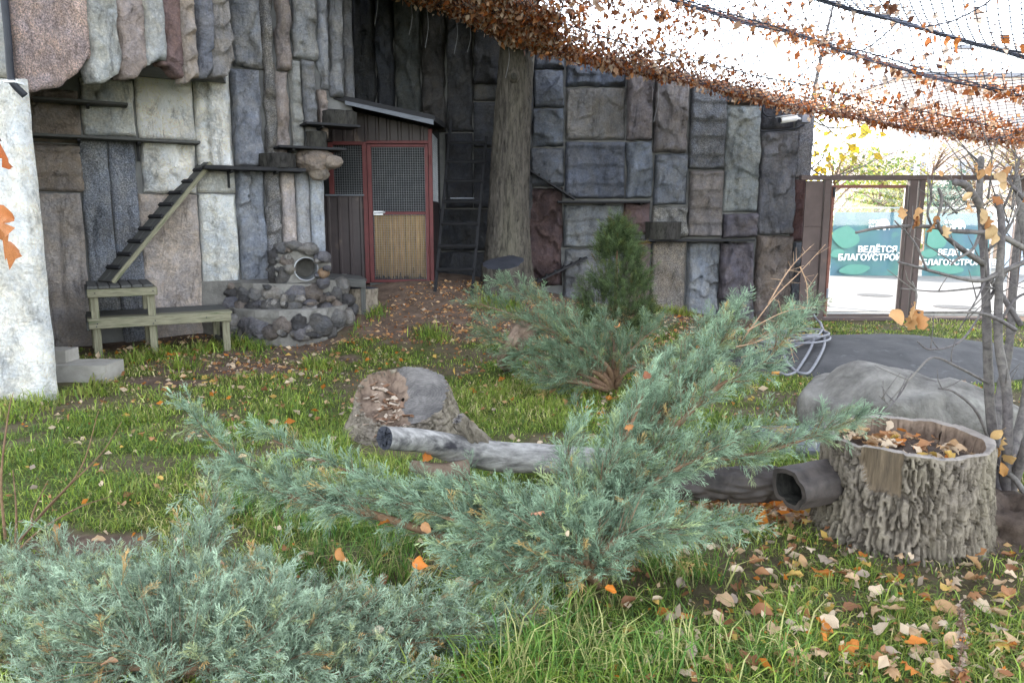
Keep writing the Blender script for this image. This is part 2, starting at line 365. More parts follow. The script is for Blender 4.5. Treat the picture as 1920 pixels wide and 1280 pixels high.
# ------------------------------------------------------------------ hewn stones
def stone_mesh(name, W, H, depth, seed, style='rock', prof=None, cell=.022, thick=0.04):
    """stone in local coords: x along the wall, y = outwards (to be mapped), z up; origin at centre. prof(a) -> bottom fraction cut (0..1)"""
    nx = int(np.clip(W/cell, 8, 46)); ny = int(np.clip(H/cell, 8, 90))
    A, B = np.meshgrid(np.linspace(0, 1, nx+1), np.linspace(0, 1, ny+1)); a, b = A.ravel(), B.ravel()
    x = (a-.5)*W; z0 = np.zeros_like(a) if prof is None else prof(a)
    zz = (z0+(1-z0)*b-.5)*H
    P = np.stack([x, zz, np.full_like(x, seed*3.7)], 1)
    ex = np.minimum(a, 1-a)*W; ez = np.minimum(b, 1-b)*(1-z0)*H; e = np.minimum(ex, ez)
    rs = np.random.default_rng(seed)
    n1 = fbm(P*5, seed, 4); n2 = fbm(P*16, seed+9, 4, .6); n3 = fbm(P*2.0, seed+31, 2)
    wd_ = .010+.028*np.clip(n3+.3, 0, 1)
    bul = sst(0, 1, (e+.012*n1-.008)/(wd_ if style != 'flat' else .018))
    # fracture facets: nearest-seed planes on distorted coordinates
    K_ = int(np.clip(W*H*34, 7, 46)); sx = rs.uniform(-.55, .55, K_)*W; sz = rs.uniform(-.55, .55, K_)*H; an_ = .55 if H > 1.6*W else 1.0
    dx_ = x+.022*n1+.012*n2; dz_ = zz+.022*fbm(P*5+40, seed+6, 3)+.012*n2
    dd = (dx_[:, None]-sx)**2+((dz_[:, None]-sz)*an_)**2; kk = dd.argmin(1)
    hk = rs.uniform(.45, 1.05, K_); gx_ = rs.normal(size=K_)*2.2; gz_ = rs.normal(size=K_)*1.6-.4
    fac = hk[kk]+gx_[kk]*(dx_-sx[kk])+gz_[kk]*(dz_-sz[kk])
    if style == 'flat':
        h = depth*(.55*bul+.12*n3+.08*n1+.16*(fac-.75)*bul*sst(-.1, .35, n3+.25))+.008*n2
    else:
        f = np.full_like(a, 2.)
        for k in range(6):
            th = rs.uniform(0, 6.283); c = rs.uniform(.8, 1.2); g = rs.uniform(.5, 2.4)/max(.35, min(W, H))
            cx, cz = rs.uniform(-.3, .3)*W, rs.uniform(-.3, .3)*H
            f = np.minimum(f, c-g*(np.cos(th)*(x-cx)+np.sin(th)*(zz-cz))*.6)
        f = np.clip(f, .2, 1.15)
        h = depth*bul*(.55*f+.62*np.clip(fac, .05, 1.4)+.10*n1)+.010*n2
    if style == 'ledge':
        k = max(2, int(round(H/.26))); q = b*k+.14*n3+rs.uniform(0, .4); fr = q-np.floor(q)
        h = h*.55+.055*(1-fr)*bul-.03*(fr < .09)*bul*(n3 > -.55)
    if style == 'ribs':
        rm = sst(.35, .45, a)*sst(.08, .14, b)*sst(.98, .9, b); h = h*.5+.025*bul+rm*.014*np.sign(np.sin(a*W*150+2*n1))
    if style == 'hribs':
        h = h*.5+.016*np.sin(b*H*130+3*n1)*bul
    if style == 'scallop':
        nb = max(3, H/.17); q = b*nb; bd = .36+.05*np.abs(np.sin(q*math.pi))*2-.05+.05*n1
        h = h*.55+.05*sst(bd-.02, bd+.02, a)*bul+.012*n1
    if style == 'groove':
        h = h*.5-.045*np.exp(-((a-.55-.05*n3)/.03)**2)*sst(.05, .2, b)*sst(.98, .8, b)-.02*np.exp(-((a-.86)/.02)**2)*sst(.1, .3, b)*sst(.95, .8, b)
    h = h+thick
    xe = x+((.05 if W < .34 and style == 'rock' else .028 if style == 'rock' else .012)*fbm(P*np.array([0, 5, 1])+5, seed+2, 3))*(np.abs(a-.5)*2)**6
    if prof is None: zz = zz+((.022 if style == 'rock' else .01)*fbm(P*np.array([9, 0, 1])+9, seed+4, 3))*(np.abs(b-.5)*2)**6
    V = np.stack([xe, h, zz], 1); F = []
    idx = np.arange((nx+1)*(ny+1)).reshape(ny+1, nx+1)
    F = np.stack([idx[:-1, :-1].ravel(), idx[:-1, 1:].ravel(), idx[1:, 1:].ravel(), idx[1:, :-1].ravel()], 1)
    bd = np.concatenate([idx[0, :-1], idx[:-1, -1], idx[-1, :0:-1], idx[:0:-1, 0]]); n = len(V)
    Vb = V[bd].copy(); Vb[:, 1] = -.12 if prof is not None else -.02
    m = len(bd); k = np.arange(m)
    Fs = np.stack([bd, n+k, n+(k+1) % m, bd[(k+1) % m]], 1)
    return np.vstack([V, Vb]), np.vstack([F, Fs]), nx, ny
def stone(plane, x0, y0, x1, y1, col, style='rock', depth=.09, off=0, parent=None, mat='rock', prof=None, seed=None, gap=.008, thick=.04, cell=.022):
    xm, ym = (x0+x1)/2, (y0+y1)/2
    u0 = plane.hit(x0, ym, off)[0]; u1 = plane.hit(x1, ym, off)[0]; za = plane.hit(xm, y1, off)[1]; zb = plane.hit(xm, y0, off)[1]
    W = u1-u0-gap; H = zb-za-gap
    seed = seed if seed is not None else int(x0*7+y0*13) % 9973
    pf = None
    if prof:                                     # list of (px,py) along the ragged lower edge
        q = [((plane.hit(px, py, off)[0]-u0)/(u1-u0), (plane.hit(px, py, off)[1]-za)/(zb-za)) for px, py in prof]
        qa, qb = zip(*sorted(q))
        pf = lambda a: np.clip(np.interp(a, qa, qb)+.018*fbm(np.stack([a*W*14, a*0, a*0+seed], 1), seed, 3), 0, .95)
    V, F, nx, ny = stone_mesh('stone', W, H, depth, seed, style, pf, cell, thick)
    V3 = np.stack([plane.d[0]*V[:, 0]+plane.n[0]*V[:, 1], plane.d[1]*V[:, 0]+plane.n[1]*V[:, 1], V[:, 2]], 1)
    me = mesh_np('stone', V3, F, style == 'flat')
    c = plane.pt((u0+u1)/2, off, (za+zb)/2)
    return link('stone', me, M[mat], parent, c, color=col)
K = .9
def S(r, g, b, k=1.0):
    m_ = (r+g+b)/3; f = .72; return lin(m_+(r-m_)*f, m_+(g-m_)*f, m_+(b-m_)*f, K*k)
# ---- left wall
lwall = empty('stone_wall', LW.pt(-1.6, 0, 0.), 'tall wall of pale hewn stone slabs with ragged overhang behind the wooden platform', 'wall')
mb = MB()
for u0, u1, z0, z1, t in ((-4.6, -.02, -.3, 6.7, .5), (-.02, LW.hit(657, 100)[0], 2.95, 6.7, .45)):
    a = LW.pt(u0, 0, z0); b_ = LW.pt(u1, 0, z0); c_ = LW.pt(u1, -t, z0); d_ = LW.pt(u0, -t, z0); mb.prism([a, b_, c_, d_], (0, 0, z1-z0))
mb.build('wall_core', M['mortar'], lwall)
LT = (232, 229, 220); BR = (150, 134, 120); PK = (190, 174, 164); GRN = (128, 132, 140); BG = (138, 142, 154); DK = (112, 110, 112)
left = [
 (48, 168, 150, 268, BR, 'ledge', 'rock'), (54, 270, 157, 360, BR, 'ledge', 'rock'), (64, 362, 166, 690, (168, 156, 148), 'groove', 'rock'),
 (152, 150, 252, 256, (200, 200, 192), 'rock', 'rock'), (160, 258, 214, 610, GRN, 'flat', 'granite'), (216, 258, 266, 650, (122, 126, 136), 'flat', 'granite'),
 (254, 140, 362, 262, LT, 'flat', 'rock'), (266, 264, 366, 362, LT, 'rock', 'rock'), (268, 364, 378, 655, PK, 'flat', 'rock'),
 (364, 120, 432, 318, LT, 'scallop', 'rock'), (368, 320, 441, 362, (190, 190, 184), 'flat', 'rock'), (379, 364, 449, 645, (214, 216, 212), 'scallop', 'rock'),
 (428, -120, 486, 128, (140, 140, 142), 'rock', 'rock'), (434, 130, 489, 312, BG, 'rock', 'rock'), (446, 314, 500, 600, (142, 148, 160), 'rock', 'rock'),
 (487, -120, 512, 312, (120, 116, 112), 'rock', 'granite'), (500, 314, 528, 600, (128, 126, 126), 'rock', 'granite'),
 (513, -120, 542, 132, (146, 132, 126), 'rock', 'rock'), (513, 134, 541, 300, (156, 142, 136), 'rock', 'rock'), (529, 302, 556, 600, (172, 160, 156), 'flat', 'rock'),
 (543, -120, 590, 112, (150, 150, 150), 'rock', 'rock'), (542, 114, 566, 300, (150, 150, 146), 'ledge', 'rock'), (567, 114, 592, 285, (132, 132, 134), 'ledge', 'rock'), (557, 302, 582, 590, (160, 162, 168), 'flat', 'rock'),
 (591, -120, 612, 168, (146, 148, 154), 'rock', 'rock'), (593, 170, 611, 260, (158, 140, 130), 'rock', 'rock'), (583, 288, 609, 590, (168, 174, 182), 'flat', 'rock'),
 (613, -120, 638, 184, (128, 128, 130), 'rock', 'rock'), (639, -120, 659, 186, (104, 104, 106), 'flat', 'rock'),
]
for x0, y0, x1, y1, c, st, mt in left:
    stone(LW, x0, y0, x1, y1, S(*c, 1.42), st, (.15 if x0 > 425 else .11) if st != 'flat' else .07, random.uniform(-.02, .03), lwall, mt)
# ---- ragged overhanging slabs
over = [
 (14, 158, (216, 184, 174), 'granite', [(14, 178), (30, 178), (60, 172), (100, 165), (112, 158), (120, 150), (140, 135), (150, 125), (158, 112)], .00),
 (159, 212, (206, 208, 204), 'rock', [(159, 154), (170, 157), (186, 156), (200, 150), (212, 140)], .05),
 (213, 262, (188, 168, 160), 'rock', [(213, 138), (222, 150), (238, 151), (250, 150), (262, 128)], .0),
 (260, 297, (196, 196, 192), 'rock', [(260, 110), (270, 122), (282, 121), (297, 112)], .05),
 (294, 331, (150, 118, 114), 'rock', [(294, 112), (305, 122), (318, 132), (331, 144)], .02),
 (332, 358, (188, 170, 156), 'ledge', [(332, 146), (340, 158), (350, 156), (358, 146)], .06),
 (359, 389, (142, 144, 156), 'rock', [(359, 130), (370, 146), (380, 149), (389, 138)], .02),
 (388, 424, (164, 156, 150), 'ledge', [(388, 138), (400, 146), (412, 150), (424, 120)], .05),
]
for x0, x1, c, mt, prof, off in over:
    ymax = max(p[1] for p in prof)+3
    stone(OV, x0, -140, x1, ymax, S(*c, 1.1), {'granite': 'flat'}.get(mt, mt), .06, off, lwall, 'granite' if mt == 'granite' else 'rock', prof, thick=.05, gap=.004)
mb = MB(); u0 = OV.hit(-60, 60)[0]; u1 = OV.hit(424, 60)[0]; zb = OV.hit(200, 100, -.1)[1]
mb.prism([OV.pt(u0, -.11, zb), OV.pt(u1, -.11, zb), LW.pt(LW.hit(424, 60)[0], -.1, zb), LW.pt(-4.6, -.1, zb)], (0, 0, 6.7-zb)); mb.build('overhang_core', M['mortar'], lwall)
mb = MB(); q = LW.pt(-4.6, -.52, 0); q2 = LW.pt(-.1, -.52, 0); mb.prism([(q[0], q[1], -.3), (q2[0], q2[1], -.3), (-3.7, 12.3, -.3), (-14, 12.3, -.3), (-14, q[1], -.3)], (0, 0, 7.0)); mb.build('building_mass', M['mortar'], lwall)
# ---- pale pillar at the left edge
PL = Plane((-3.9, 6.2), (1, .04))
pil = empty('stone_pillar', (-4.9, 6.3, 0), 'pale chipped stone pillar at the left edge of the picture', 'pillar')
def colstone(u0, u1, z0, z1, col, seed, style='flat'):
    V, F, _, _ = stone_mesh('stone', u1-u0, z1-z0, .13, seed, style, None, .035, .02)
    V3 = np.stack([PL.d[0]*V[:, 0]+PL.n[0]*V[:, 1], PL.d[1]*V[:, 0]+PL.n[1]*V[:, 1], V[:, 2]], 1)
    link('stone', mesh_np('stone', V3, F, True), M['rock'], pil, PL.pt((u0+u1)/2, 0, (z0+z1)/2), color=col)
colstone(-.62, .03, -.25, 2.62, S(244, 242, 234, 1.15), 5); colstone(-1.5, -.63, -.25, 2.4, S(228, 226, 220), 6); colstone(-.66, -.07, 2.63, 4.6, S(228, 226, 218), 8); colstone(-1.5, -.67, 2.41, 4.6, S(226, 224, 216), 9)
mb = MB(); mb.prism([PL.pt(-3.5, -.005, -.3), PL.pt(-.01, -.005, -.3), (-4.5, 6.95, -.3), (-5.6, 7.75, -.3), (-8, 7.6, -.3)], (0, 0, 2.92)); mb.build('pillar_core', M['mortar'], pil)
mb = MB(); mb.prism([PL.pt(-3.5, -.005, 2.62), PL.pt(-.1, -.005, 2.62), (-4.6, 6.95, 2.62), (-8, 7.6, 2.62)], (0, 0, 4.88)); mb.build('pillar_core', M['mortar'], pil)
# ---- back wall
bwall = empty('stone_wall', (1.5, 11.8, 0.), 'dark grey back wall of rough rectangular hewn blocks beside the tree trunk', 'wall')
xr = BW.hit(1512, 400)[0]
def edge_y(px): return np.interp(px, [770, 950, 1060, 1170, 1290, 1400, 1520], [0, 72, 106, 135, 158, 182, 206])
tp = [BW.hp(x, edge_y(x)-16) for x in (1000, 1060, 1170, 1290, 1400, 1512)]
mb = MB(); mb.prism([(-3.6, 11.8, -.3), (xr, 11.8, -.3)]+[np.array([p[0], 11.8, p[2]]) for p in tp[::-1]]+[(tp[0][0], 11.8, 6.8), (-3.6, 11.8, 6.8)], (0, .5, 0)); mb.build('wall_core', M['mortar'], bwall)
mb = MB(); mb.box((-14, 12.32, -.3), (-.3, 19.5, 6.8)); mb.build('building_mass', M['mortar'], bwall)
B1 = (112, 118, 132); B2 = (124, 126, 134); B3 = (128, 118, 120); B4 = (122, 126, 130); RD = (118, 92, 92); DB = (96, 92, 100)
back = [
 (1001, -60, 1058, 130, B1, 'rock', 'rock'), (1000, 132, 1057, 202, B1, 'rock', 'rock'), (997, 204, 1057, 276, (132, 140, 154), 'rock', 'rock'), (992, 278, 1057, 350, (126, 132, 146), 'rock', 'rock'), (986, 352, 1054, 535, RD, 'rock', 'rock'),
 (1060, -60, 1172, 66, B1, 'rock', 'rock'), (1060, 68, 1173, 164, (106, 114, 132), 'rock', 'rock'), (1060, 166, 1172, 264, (136, 132, 130), 'ribs', 'rock'), (1059, 266, 1171, 372, (100, 106, 122), 'ledge', 'rock'), (1056, 384, 1166, 464, B4, 'ledge', 'rock'), (1056, 466, 1166, 590, (120, 122, 126), 'rock', 'rock'),
 (1175, -60, 1223, 264, B3, 'rock', 'rock'), (1173, 266, 1222, 372, (118, 126, 140), 'rock', 'rock'), (1168, 380, 1217, 440, (112, 88, 88), 'ledge', 'rock'), (1168, 452, 1217, 600, (124, 104, 102), 'rock', 'rock'),
 (1225, -60, 1289, 287, (132, 124, 124), 'rock', 'rock'), (1224, 289, 1287, 385, (120, 126, 138), 'rock', 'rock'), (1221, 387, 1286, 446, (140, 138, 134), 'rock', 'granite'),
 (1292, -60, 1361, 318, (110, 112, 118), 'ledge', 'granite'), (1290, 320, 1354, 444, (136, 128, 126), 'ledge', 'rock'),
 (1363, -60, 1423, 196, (122, 114, 112), 'rock', 'rock'), (1356, 198, 1422, 398, (150, 156, 156), 'scallop', 'rock'), (1354, 400, 1418, 446, (112, 106, 116), 'rock', 'rock'),
 (1425, -60, 1488, 244, (88, 88, 98), 'flat', 'rock'), (1420, 246, 1489, 440, (118, 118, 126), 'rock', 'rock'),
 (1490, -60, 1523, 334, (128, 128, 136), 'flat', 'granite'), (1482, 336, 1507, 452, (124, 88, 86), 'flat', 'rock'),
 (1219, 452, 1283, 600, (140, 130, 120), 'flat', 'granite'), (1285, 454, 1346, 600, (146, 152, 162), 'rock', 'rock'), (1348, 454, 1411, 558, (116, 108, 118), 'rock', 'rock'), (1348, 560, 1410, 605, (120, 116, 120), 'rock', 'rock'),
 (1413, 442, 1481, 610, (132, 118, 110), 'rock', 'rock'), (1482, 454, 1504, 610, (120, 126, 136), 'flat', 'rock'),
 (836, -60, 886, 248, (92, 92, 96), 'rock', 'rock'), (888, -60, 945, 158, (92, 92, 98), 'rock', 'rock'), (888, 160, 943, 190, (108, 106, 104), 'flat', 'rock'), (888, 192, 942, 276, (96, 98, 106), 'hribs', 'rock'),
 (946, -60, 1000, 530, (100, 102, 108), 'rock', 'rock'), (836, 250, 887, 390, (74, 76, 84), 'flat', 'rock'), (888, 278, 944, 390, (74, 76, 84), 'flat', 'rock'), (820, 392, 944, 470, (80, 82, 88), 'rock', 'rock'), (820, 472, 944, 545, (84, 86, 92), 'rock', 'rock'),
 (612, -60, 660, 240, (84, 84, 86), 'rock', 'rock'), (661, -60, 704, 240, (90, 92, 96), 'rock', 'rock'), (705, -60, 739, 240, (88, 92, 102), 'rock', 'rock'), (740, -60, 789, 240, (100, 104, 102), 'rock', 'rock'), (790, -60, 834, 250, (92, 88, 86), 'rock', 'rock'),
]
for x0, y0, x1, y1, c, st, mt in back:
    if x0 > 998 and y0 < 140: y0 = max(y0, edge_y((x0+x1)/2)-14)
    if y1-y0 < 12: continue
    stone(BW, x0, y0, x1, y1, S(*c, 1.08 if x0 > 998 else .72), st, .17 if st != 'flat' else .08, random.uniform(-.03, .05), bwall, mt)  # stones left of the trunk coloured darker to stand in for corner shade
# unseen roof slab above the picture, added to darken the corner
mb = MB(); mb.prism([(-2.1, 9.5, 4.5), (.25, 9.3, 4.5), (.25, 11.78, 5.0), (-2.1, 11.78, 5.0)], (0, 0, .14))
mb.build('added_shade_roof', M['wood_black'], bwall)
# ------------------------------------------------------------------ concrete steps by the pillar
st = empty('concrete_steps', on_ground(150, 715), 'low worn concrete steps at the foot of the pale pillar', 'steps')
def rough_box(name, lo, hi, mat, parent, amp=.008, cuts=6, color=None, smooth=False):
    bm = bmesh.new(); bmesh.ops.create_cube(bm, size=1); bmesh.ops.subdivide_edges(bm, edges=list(bm.edges), cuts=cuts, use_grid_fill=True)
    lo = np.array(lo, float); hi = np.array(hi, float)
    V = np.array([v.co for v in bm.verts])*(hi-lo); s = int(abs(lo[0]*100+lo[1]*37)) % 999
    P = V+(lo+hi)/2; D = np.stack([fbm(P*6, s+k, 3) for k in range(3)], 1)*amp
    for v, p in zip(bm.verts, V+D): v.co = p
    me = bpy.data.meshes.new(name); bm.to_mesh(me); bm.free()
    return link(name, me, mat, parent, (lo+hi)/2, color=color)
p = on_ground(155, 718)
rough_box('step', (p[0]-.55, p[1]+.02, -.1), (p[0]+.2, p[1]+.36, .2), M['concrete'], st)
rough_box('step', (p[0]-.62, p[1]+.14, .2), (p[0]-.22, p[1]+.36, .32), M['concrete'], st)

# ------------------------------------------------------------------ two-tier wooden platform
d3 = np.array([LW.d[0], LW.d[1], 0]); n3 = np.array([LW.n[0], LW.n[1], 0]); UP = np.array([0, 0, 1.])
F0 = on_ground(178, 672); F0[2] = gz1(F0[0], F0[1])
zT = float(CAM[2]+ray(165, 537)[2]*((F0[1])/ray(165, 537)[1])); zL = zT-.335
bench = empty('wooden_platform', F0, 'two-tier weathered wooden platform like a bench against the pale stone wall', 'platform')
BL, UL, BWD = 1.36, .62, .80
Q = lambda s, t, z: F0*np.array([1, 1, 0])+d3*s-n3*t+UP*z
for i in range(6):           # slats of the upper table run towards the wall
    s = .0+(i+.5)*UL/6-.02
    plank('slat', Q(s, -.03, zT), Q(s, BWD, zT), UL/6-.008, .028, UP, M['wood_dark'], bench, wob=.002)
for i in range(4):
    t = .02+(i+.5)*(BWD-.04)/4
    plank('slat', Q(-.04, t, zL), Q(BL+.02, t, zL), (BWD-.04)/4-.006, .026, UP, M['wood_dark'] if i else M['wood_old'], bench, wob=.002)
plank('rail', Q(-.02, -.005, zT-.03), Q(UL, -.005, zT-.03), .03, .085, UP, M['wood_old'], bench)
plank('rail', Q(-.02, BWD-.03, zT-.03), Q(UL, BWD-.03, zT-.03), .03, .085, UP, M['wood_old'], bench)
plank('rail', Q(-.02, .0, zT-.032), Q(-.02, BWD, zT-.032), .03, .085, UP, M['wood_dark'], bench)
plank('rail', Q(UL, .0, zT-.032), Q(UL, BWD, zT-.032), .03, .085, UP, M['wood_old'], bench)
plank('rail', Q(-.03, -.008, zL-.004), Q(BL, -.008, zL-.004), .03, .10, UP, M['wood_old'], bench)
plank('rail', Q(-.03, BWD-.02, zL-.03), Q(BL, BWD-.02, zL-.03), .03, .09, UP, M['wood_old'], bench)
plank('rail', Q(-.035, 0, zL-.032), Q(-.035, BWD, zL-.032), .03, .09, UP, M['wood_dark'], bench)
plank('rail', Q(BL-.01, .02, zL-.032), Q(BL-.01, BWD, zL-.032), .03, .09, UP, M['wood_old'], bench)
plank('brace', Q(BL-.06, .05, .16), Q(BL-.06, BWD, .16), .03, .05, UP, M['wood_dark'], bench)
for s, t, zt in ((.04, .035, zT-.03), (UL-.05, .035, zT-.03), (.03, BWD-.06, zT-.03), (UL-.05, BWD-.06, zT-.03), (BL-.05, .035, zL-.03), (BL-.05, BWD-.06, zL-.03), (.62, BWD-.06, zL-.03)):
    q = Q(s, t, 0); g = gz1(q[0], q[1])-.03
    plank('leg', (q[0], q[1], g), (q[0], q[1], zt), .075, .06, n3, M['wood_old'], bench)
# bolt heads
for s, z in ((.05, zT-.07), (UL-.03, zT-.07), (UL-.03, zL-.05), (.05, zL-.05), (.04, zL-.08), (1.1, zL-.05), (UL-.05, zL-.08)):
    q = Q(s, -.025, z); mb = MB(); mb.tube([q, q+n3*.008], .007, 6); mb.build('bolt', M['black_plastic'], bench)

# ------------------------------------------------------------------ cleated ramp from the platform to the shelf
a0 = LW.hp(206, 520, .80); a1 = LW.hp(392, 303, .16); a0[2] = zT+.02
rmp = empty('cleated_ramp', a0, 'narrow wooden ramp with cross cleats climbing from the platform to the shelf', 'ramp')
WR = .25; ax = (a1-a0)/np.linalg.norm(a1-a0); wv = np.array([-ax[1], ax[0], 0]); wv /= np.linalg.norm(wv); rn = np.cross(ax, wv); rn = rn if rn[2] > 0 else -rn
for k in range(2):
    off = wv*(WR*(k+.5)/2)
    plank('board', a0+off, a1+off, WR/2-.004, .024, rn, M['wood_dark'], rmp)
plank('edge_rail', a0-wv*.014+rn*.002, a1-wv*.014+rn*.002, .022, .05, rn, M['wood_old'], rmp)
for k in range(9):
    c = a0+(a1-a0)*(.10+.82*k/8); plank('cleat', c+rn*.026, c+wv*WR+rn*.026, .045, .03, rn, M['wood_black'], rmp)

# ------------------------------------------------------------------ shelves with brackets and log slices
def shelf(pl, x0, y0, x1, y1, front, back, label, thick=.03, mat='wood_dark', brackets=(.15, .85), n=2):
    p = pl.hp(x0, y0, front); q = pl.hp(x1, y1, front); z = (p[2]+q[2])/2; p[2] = q[2] = z
    nn = np.array([pl.n[0], pl.n[1], 0.]); r = empty('wall_shelf', (p+q)/2, label, 'shelf', 'wooden climbing shelves on the stone walls')
    wdt = (front-back)/n
    for k in range(n): plank('board', p-nn*wdt*(k+.5), q-nn*wdt*(k+.5), wdt-.005, thick, UP, M[mat], r, wob=.001)
    for b in brackets:
        c = p+(q-p)*b; mb = MB(); c2 = c-UP*(thick+.004)
        mb.prism([c2-nn*.05, c2-nn*(front-.03), c2-nn*(front-.03)-UP*.2, c2-nn*(front-.06)-UP*.2, c2-nn*(front-.07)-UP*.03, c2-nn*.05-UP*.02], np.array([pl.d[0], pl.d[1], 0])*.03)
        mb.build('bracket', M['wood_black'], r)
    return r, z, p, q
shelf(LW, 60, 178, 240, 194, .36, .05, 'short dark wooden shelf directly under the ragged stone overhang', brackets=(.55,))
shelf(LW, 44, 246, 376, 266, .36, .05, 'long thin wooden shelf across the pale slabs above the ramp', brackets=(.28, .62))
s3 = shelf(LW, 384, 304, 574, 320, .40, .05, 'dark wooden shelf at the top of the cleated ramp', .045, 'wood_black', (.25, .7))
s4 = shelf(LW, 524, 270, 650, 279, .42, .02, 'small dark shelf above the brown rock lump', .03, 'wood_black', (.2,))
s5 = shelf(LW, 574, 224, 676, 238, .42, .02, 'topmost small dark shelf just under the shed roof', .03, 'wood_black', (.3,))
s6 = shelf(BW, 1180, 446, 1416, 451, .34, .05, 'long dark shelf low on the back wall behind the green conifer', .035, 'wood_black', (.2, .8))
s7 = shelf(BW, 1046, 376, 1220, 377, .34, .05, 'dark shelf on the back wall at the lower end of the black ramp', .03, 'wood_black', (.5, .9))
def log_slice(name, base, r, h, label, cat, matside='bark_dark', mattop='cutend', n=40, m=10, tilt=(0, 0, 0), amp=.018, group=None, flare=0):
    """upright piece of trunk: bark part and cut-top part"""
    root = empty(name, base, label, cat, group)
    th = np.linspace(0, 2*np.pi, n, endpoint=False); zz = np.linspace(0, 1, m)
    T, Zq = np.meshgrid(th, zz); T, Zq = T.ravel(), Zq.ravel()
    P = np.stack([np.cos(T)*r*1.0, np.sin(T)*r, Zq*h], 1)
    nn = np.abs(fbm(P*np.array([22, 22, 5])/max(r, .1)*.22+base[0]*3, 4, 3))*2-.4
    lobes = 1+.05*np.sin(T*3+base[0]*5)+.03*np.sin(T*5+1)
    rr = r*lobes*(1+flare*(1-Zq)**3)+amp*nn
    X_, Y_ = rr*np.cos(T), rr*np.sin(T); Zt = Zq*(h+tilt[0]*X_/r+tilt[1]*Y_/r)
    V = np.stack([X_, Y_, Zt], 1)
    idx = np.arange(n*m).reshape(m, n); j = np.roll(idx, -1, 1)
    F = np.stack([idx[:-1].ravel(), j[:-1].ravel(), j[1:].ravel(), idx[1:].ravel()], 1)
    link('bark', mesh_np('bark', V, F, True), M[matside], root, base)
    top = V[-n:].copy(); Vt = [top, top*np.array([.93, .93, 1])+[0, 0, .004], top*np.array([.5, .5, 1])]
    Vt[2][:, 2] = top[:, 2].mean()+.5*(top[:, 2]-top[:, 2].mean())+.002
    Vt = np.vstack(Vt+[np.array([[0, 0, top[:, 2].mean()]])]); k = np.arange(n); k2 = (k+1) % n
    Ft = np.vstack([np.stack([k, k2, n+k2], 1), np.stack([k, n+k2, n+k], 1), np.stack([n+k, n+k2, 2*n+k2], 1), np.stack([n+k, 2*n+k2, 2*n+k], 1), np.stack([2*n+k, 2*n+k2, np.full(n, 3*n)], 1)])
    link('cut_top', mesh_np('cut_top', Vt, Ft, False), M[mattop], root, base)
    return root
GL = 'log slices on the climbing shelves'
def on_shelf(px, s, pl, off):
    u = pl.hit(px, 300, off)[0]; p = pl.pt(u, off, s[1]); return p
log_slice('log_slice', on_shelf(522, s3, LW, .2), .215, .17, 'wide dark log slice on the shelf at the top of the ramp', 'log', group=GL)
log_slice('log_slice', on_shelf(594, s4, LW, .2), .125, .20, 'dark log slice standing on the middle small shelf beside the shed', 'log', group=GL)
log_slice('log_slice', on_shelf(638, s5, LW, .2), .21, .17, 'dark log slice on the topmost shelf under the shed roof', 'log', group=GL)
log_slice('log_slice', on_shelf(1249, s6, BW, .18), .27, .26, 'dark log slice on the long low shelf of the back wall', 'log', group=GL)
# brown rock lump on the wall end
def rock_lump(name, c, size, seed, mat, color, label=None, cat=None, amp=.12, sub=5, parent=None, rotz=0, flat=0.0, freq=1.6):
    bm = bmesh.new(); bmesh.ops.create_icosphere(bm, subdivisions=sub, radius=1)
    V = np.array([v.co for v in bm.verts])
    D = 1+amp*fbm(V*freq+seed, seed, 4)*1.6
    f1, f2, _ = worley(V*freq*.8+seed, seed); D += amp*.5*(f1-.5)
    V = V*D[:, None]
    if flat: V[:, 2] = np.where(V[:, 2] < -flat, -flat+(V[:, 2]+flat)*.15, V[:, 2])
    c_, s_ = math.cos(rotz), math.sin(rotz); V = V*np.array(size)
    V = np.stack([V[:, 0]*c_-V[:, 1]*s_, V[:, 0]*s_+V[:, 1]*c_, V[:, 2]], 1)
    F = np.array([[l.vert.index for l in f.loops] for f in bm.faces]); bm.free()
    o = link(name, mesh_np(name, V, F, True), M[mat] if isinstance(mat, str) else mat, parent, c, color=color)
    if label: tag(o, label, cat)
    return o
c = LW.hp(592, 303, .22)
lump = empty('rock_lump', c, 'light brown beak-shaped rock lump jutting from the wall end beside the shed', 'rock')
rock_lump('body', c, (.26, .2, .155), 4, 'rock', S(172, 152, 136), amp=.12, parent=lump, rotz=.3)
rock_lump('snout', c+np.array([.2, -.02, -.01]), (.15, .12, .085), 9, 'rock', S(176, 158, 142), amp=.12, sub=4, parent=lump, rotz=-.1)
rock_lump('chin', c+np.array([.05, -.04, -.15]), (.13, .1, .09), 14, 'rock', S(160, 146, 132), amp=.15, sub=4, parent=lump, rotz=.4)

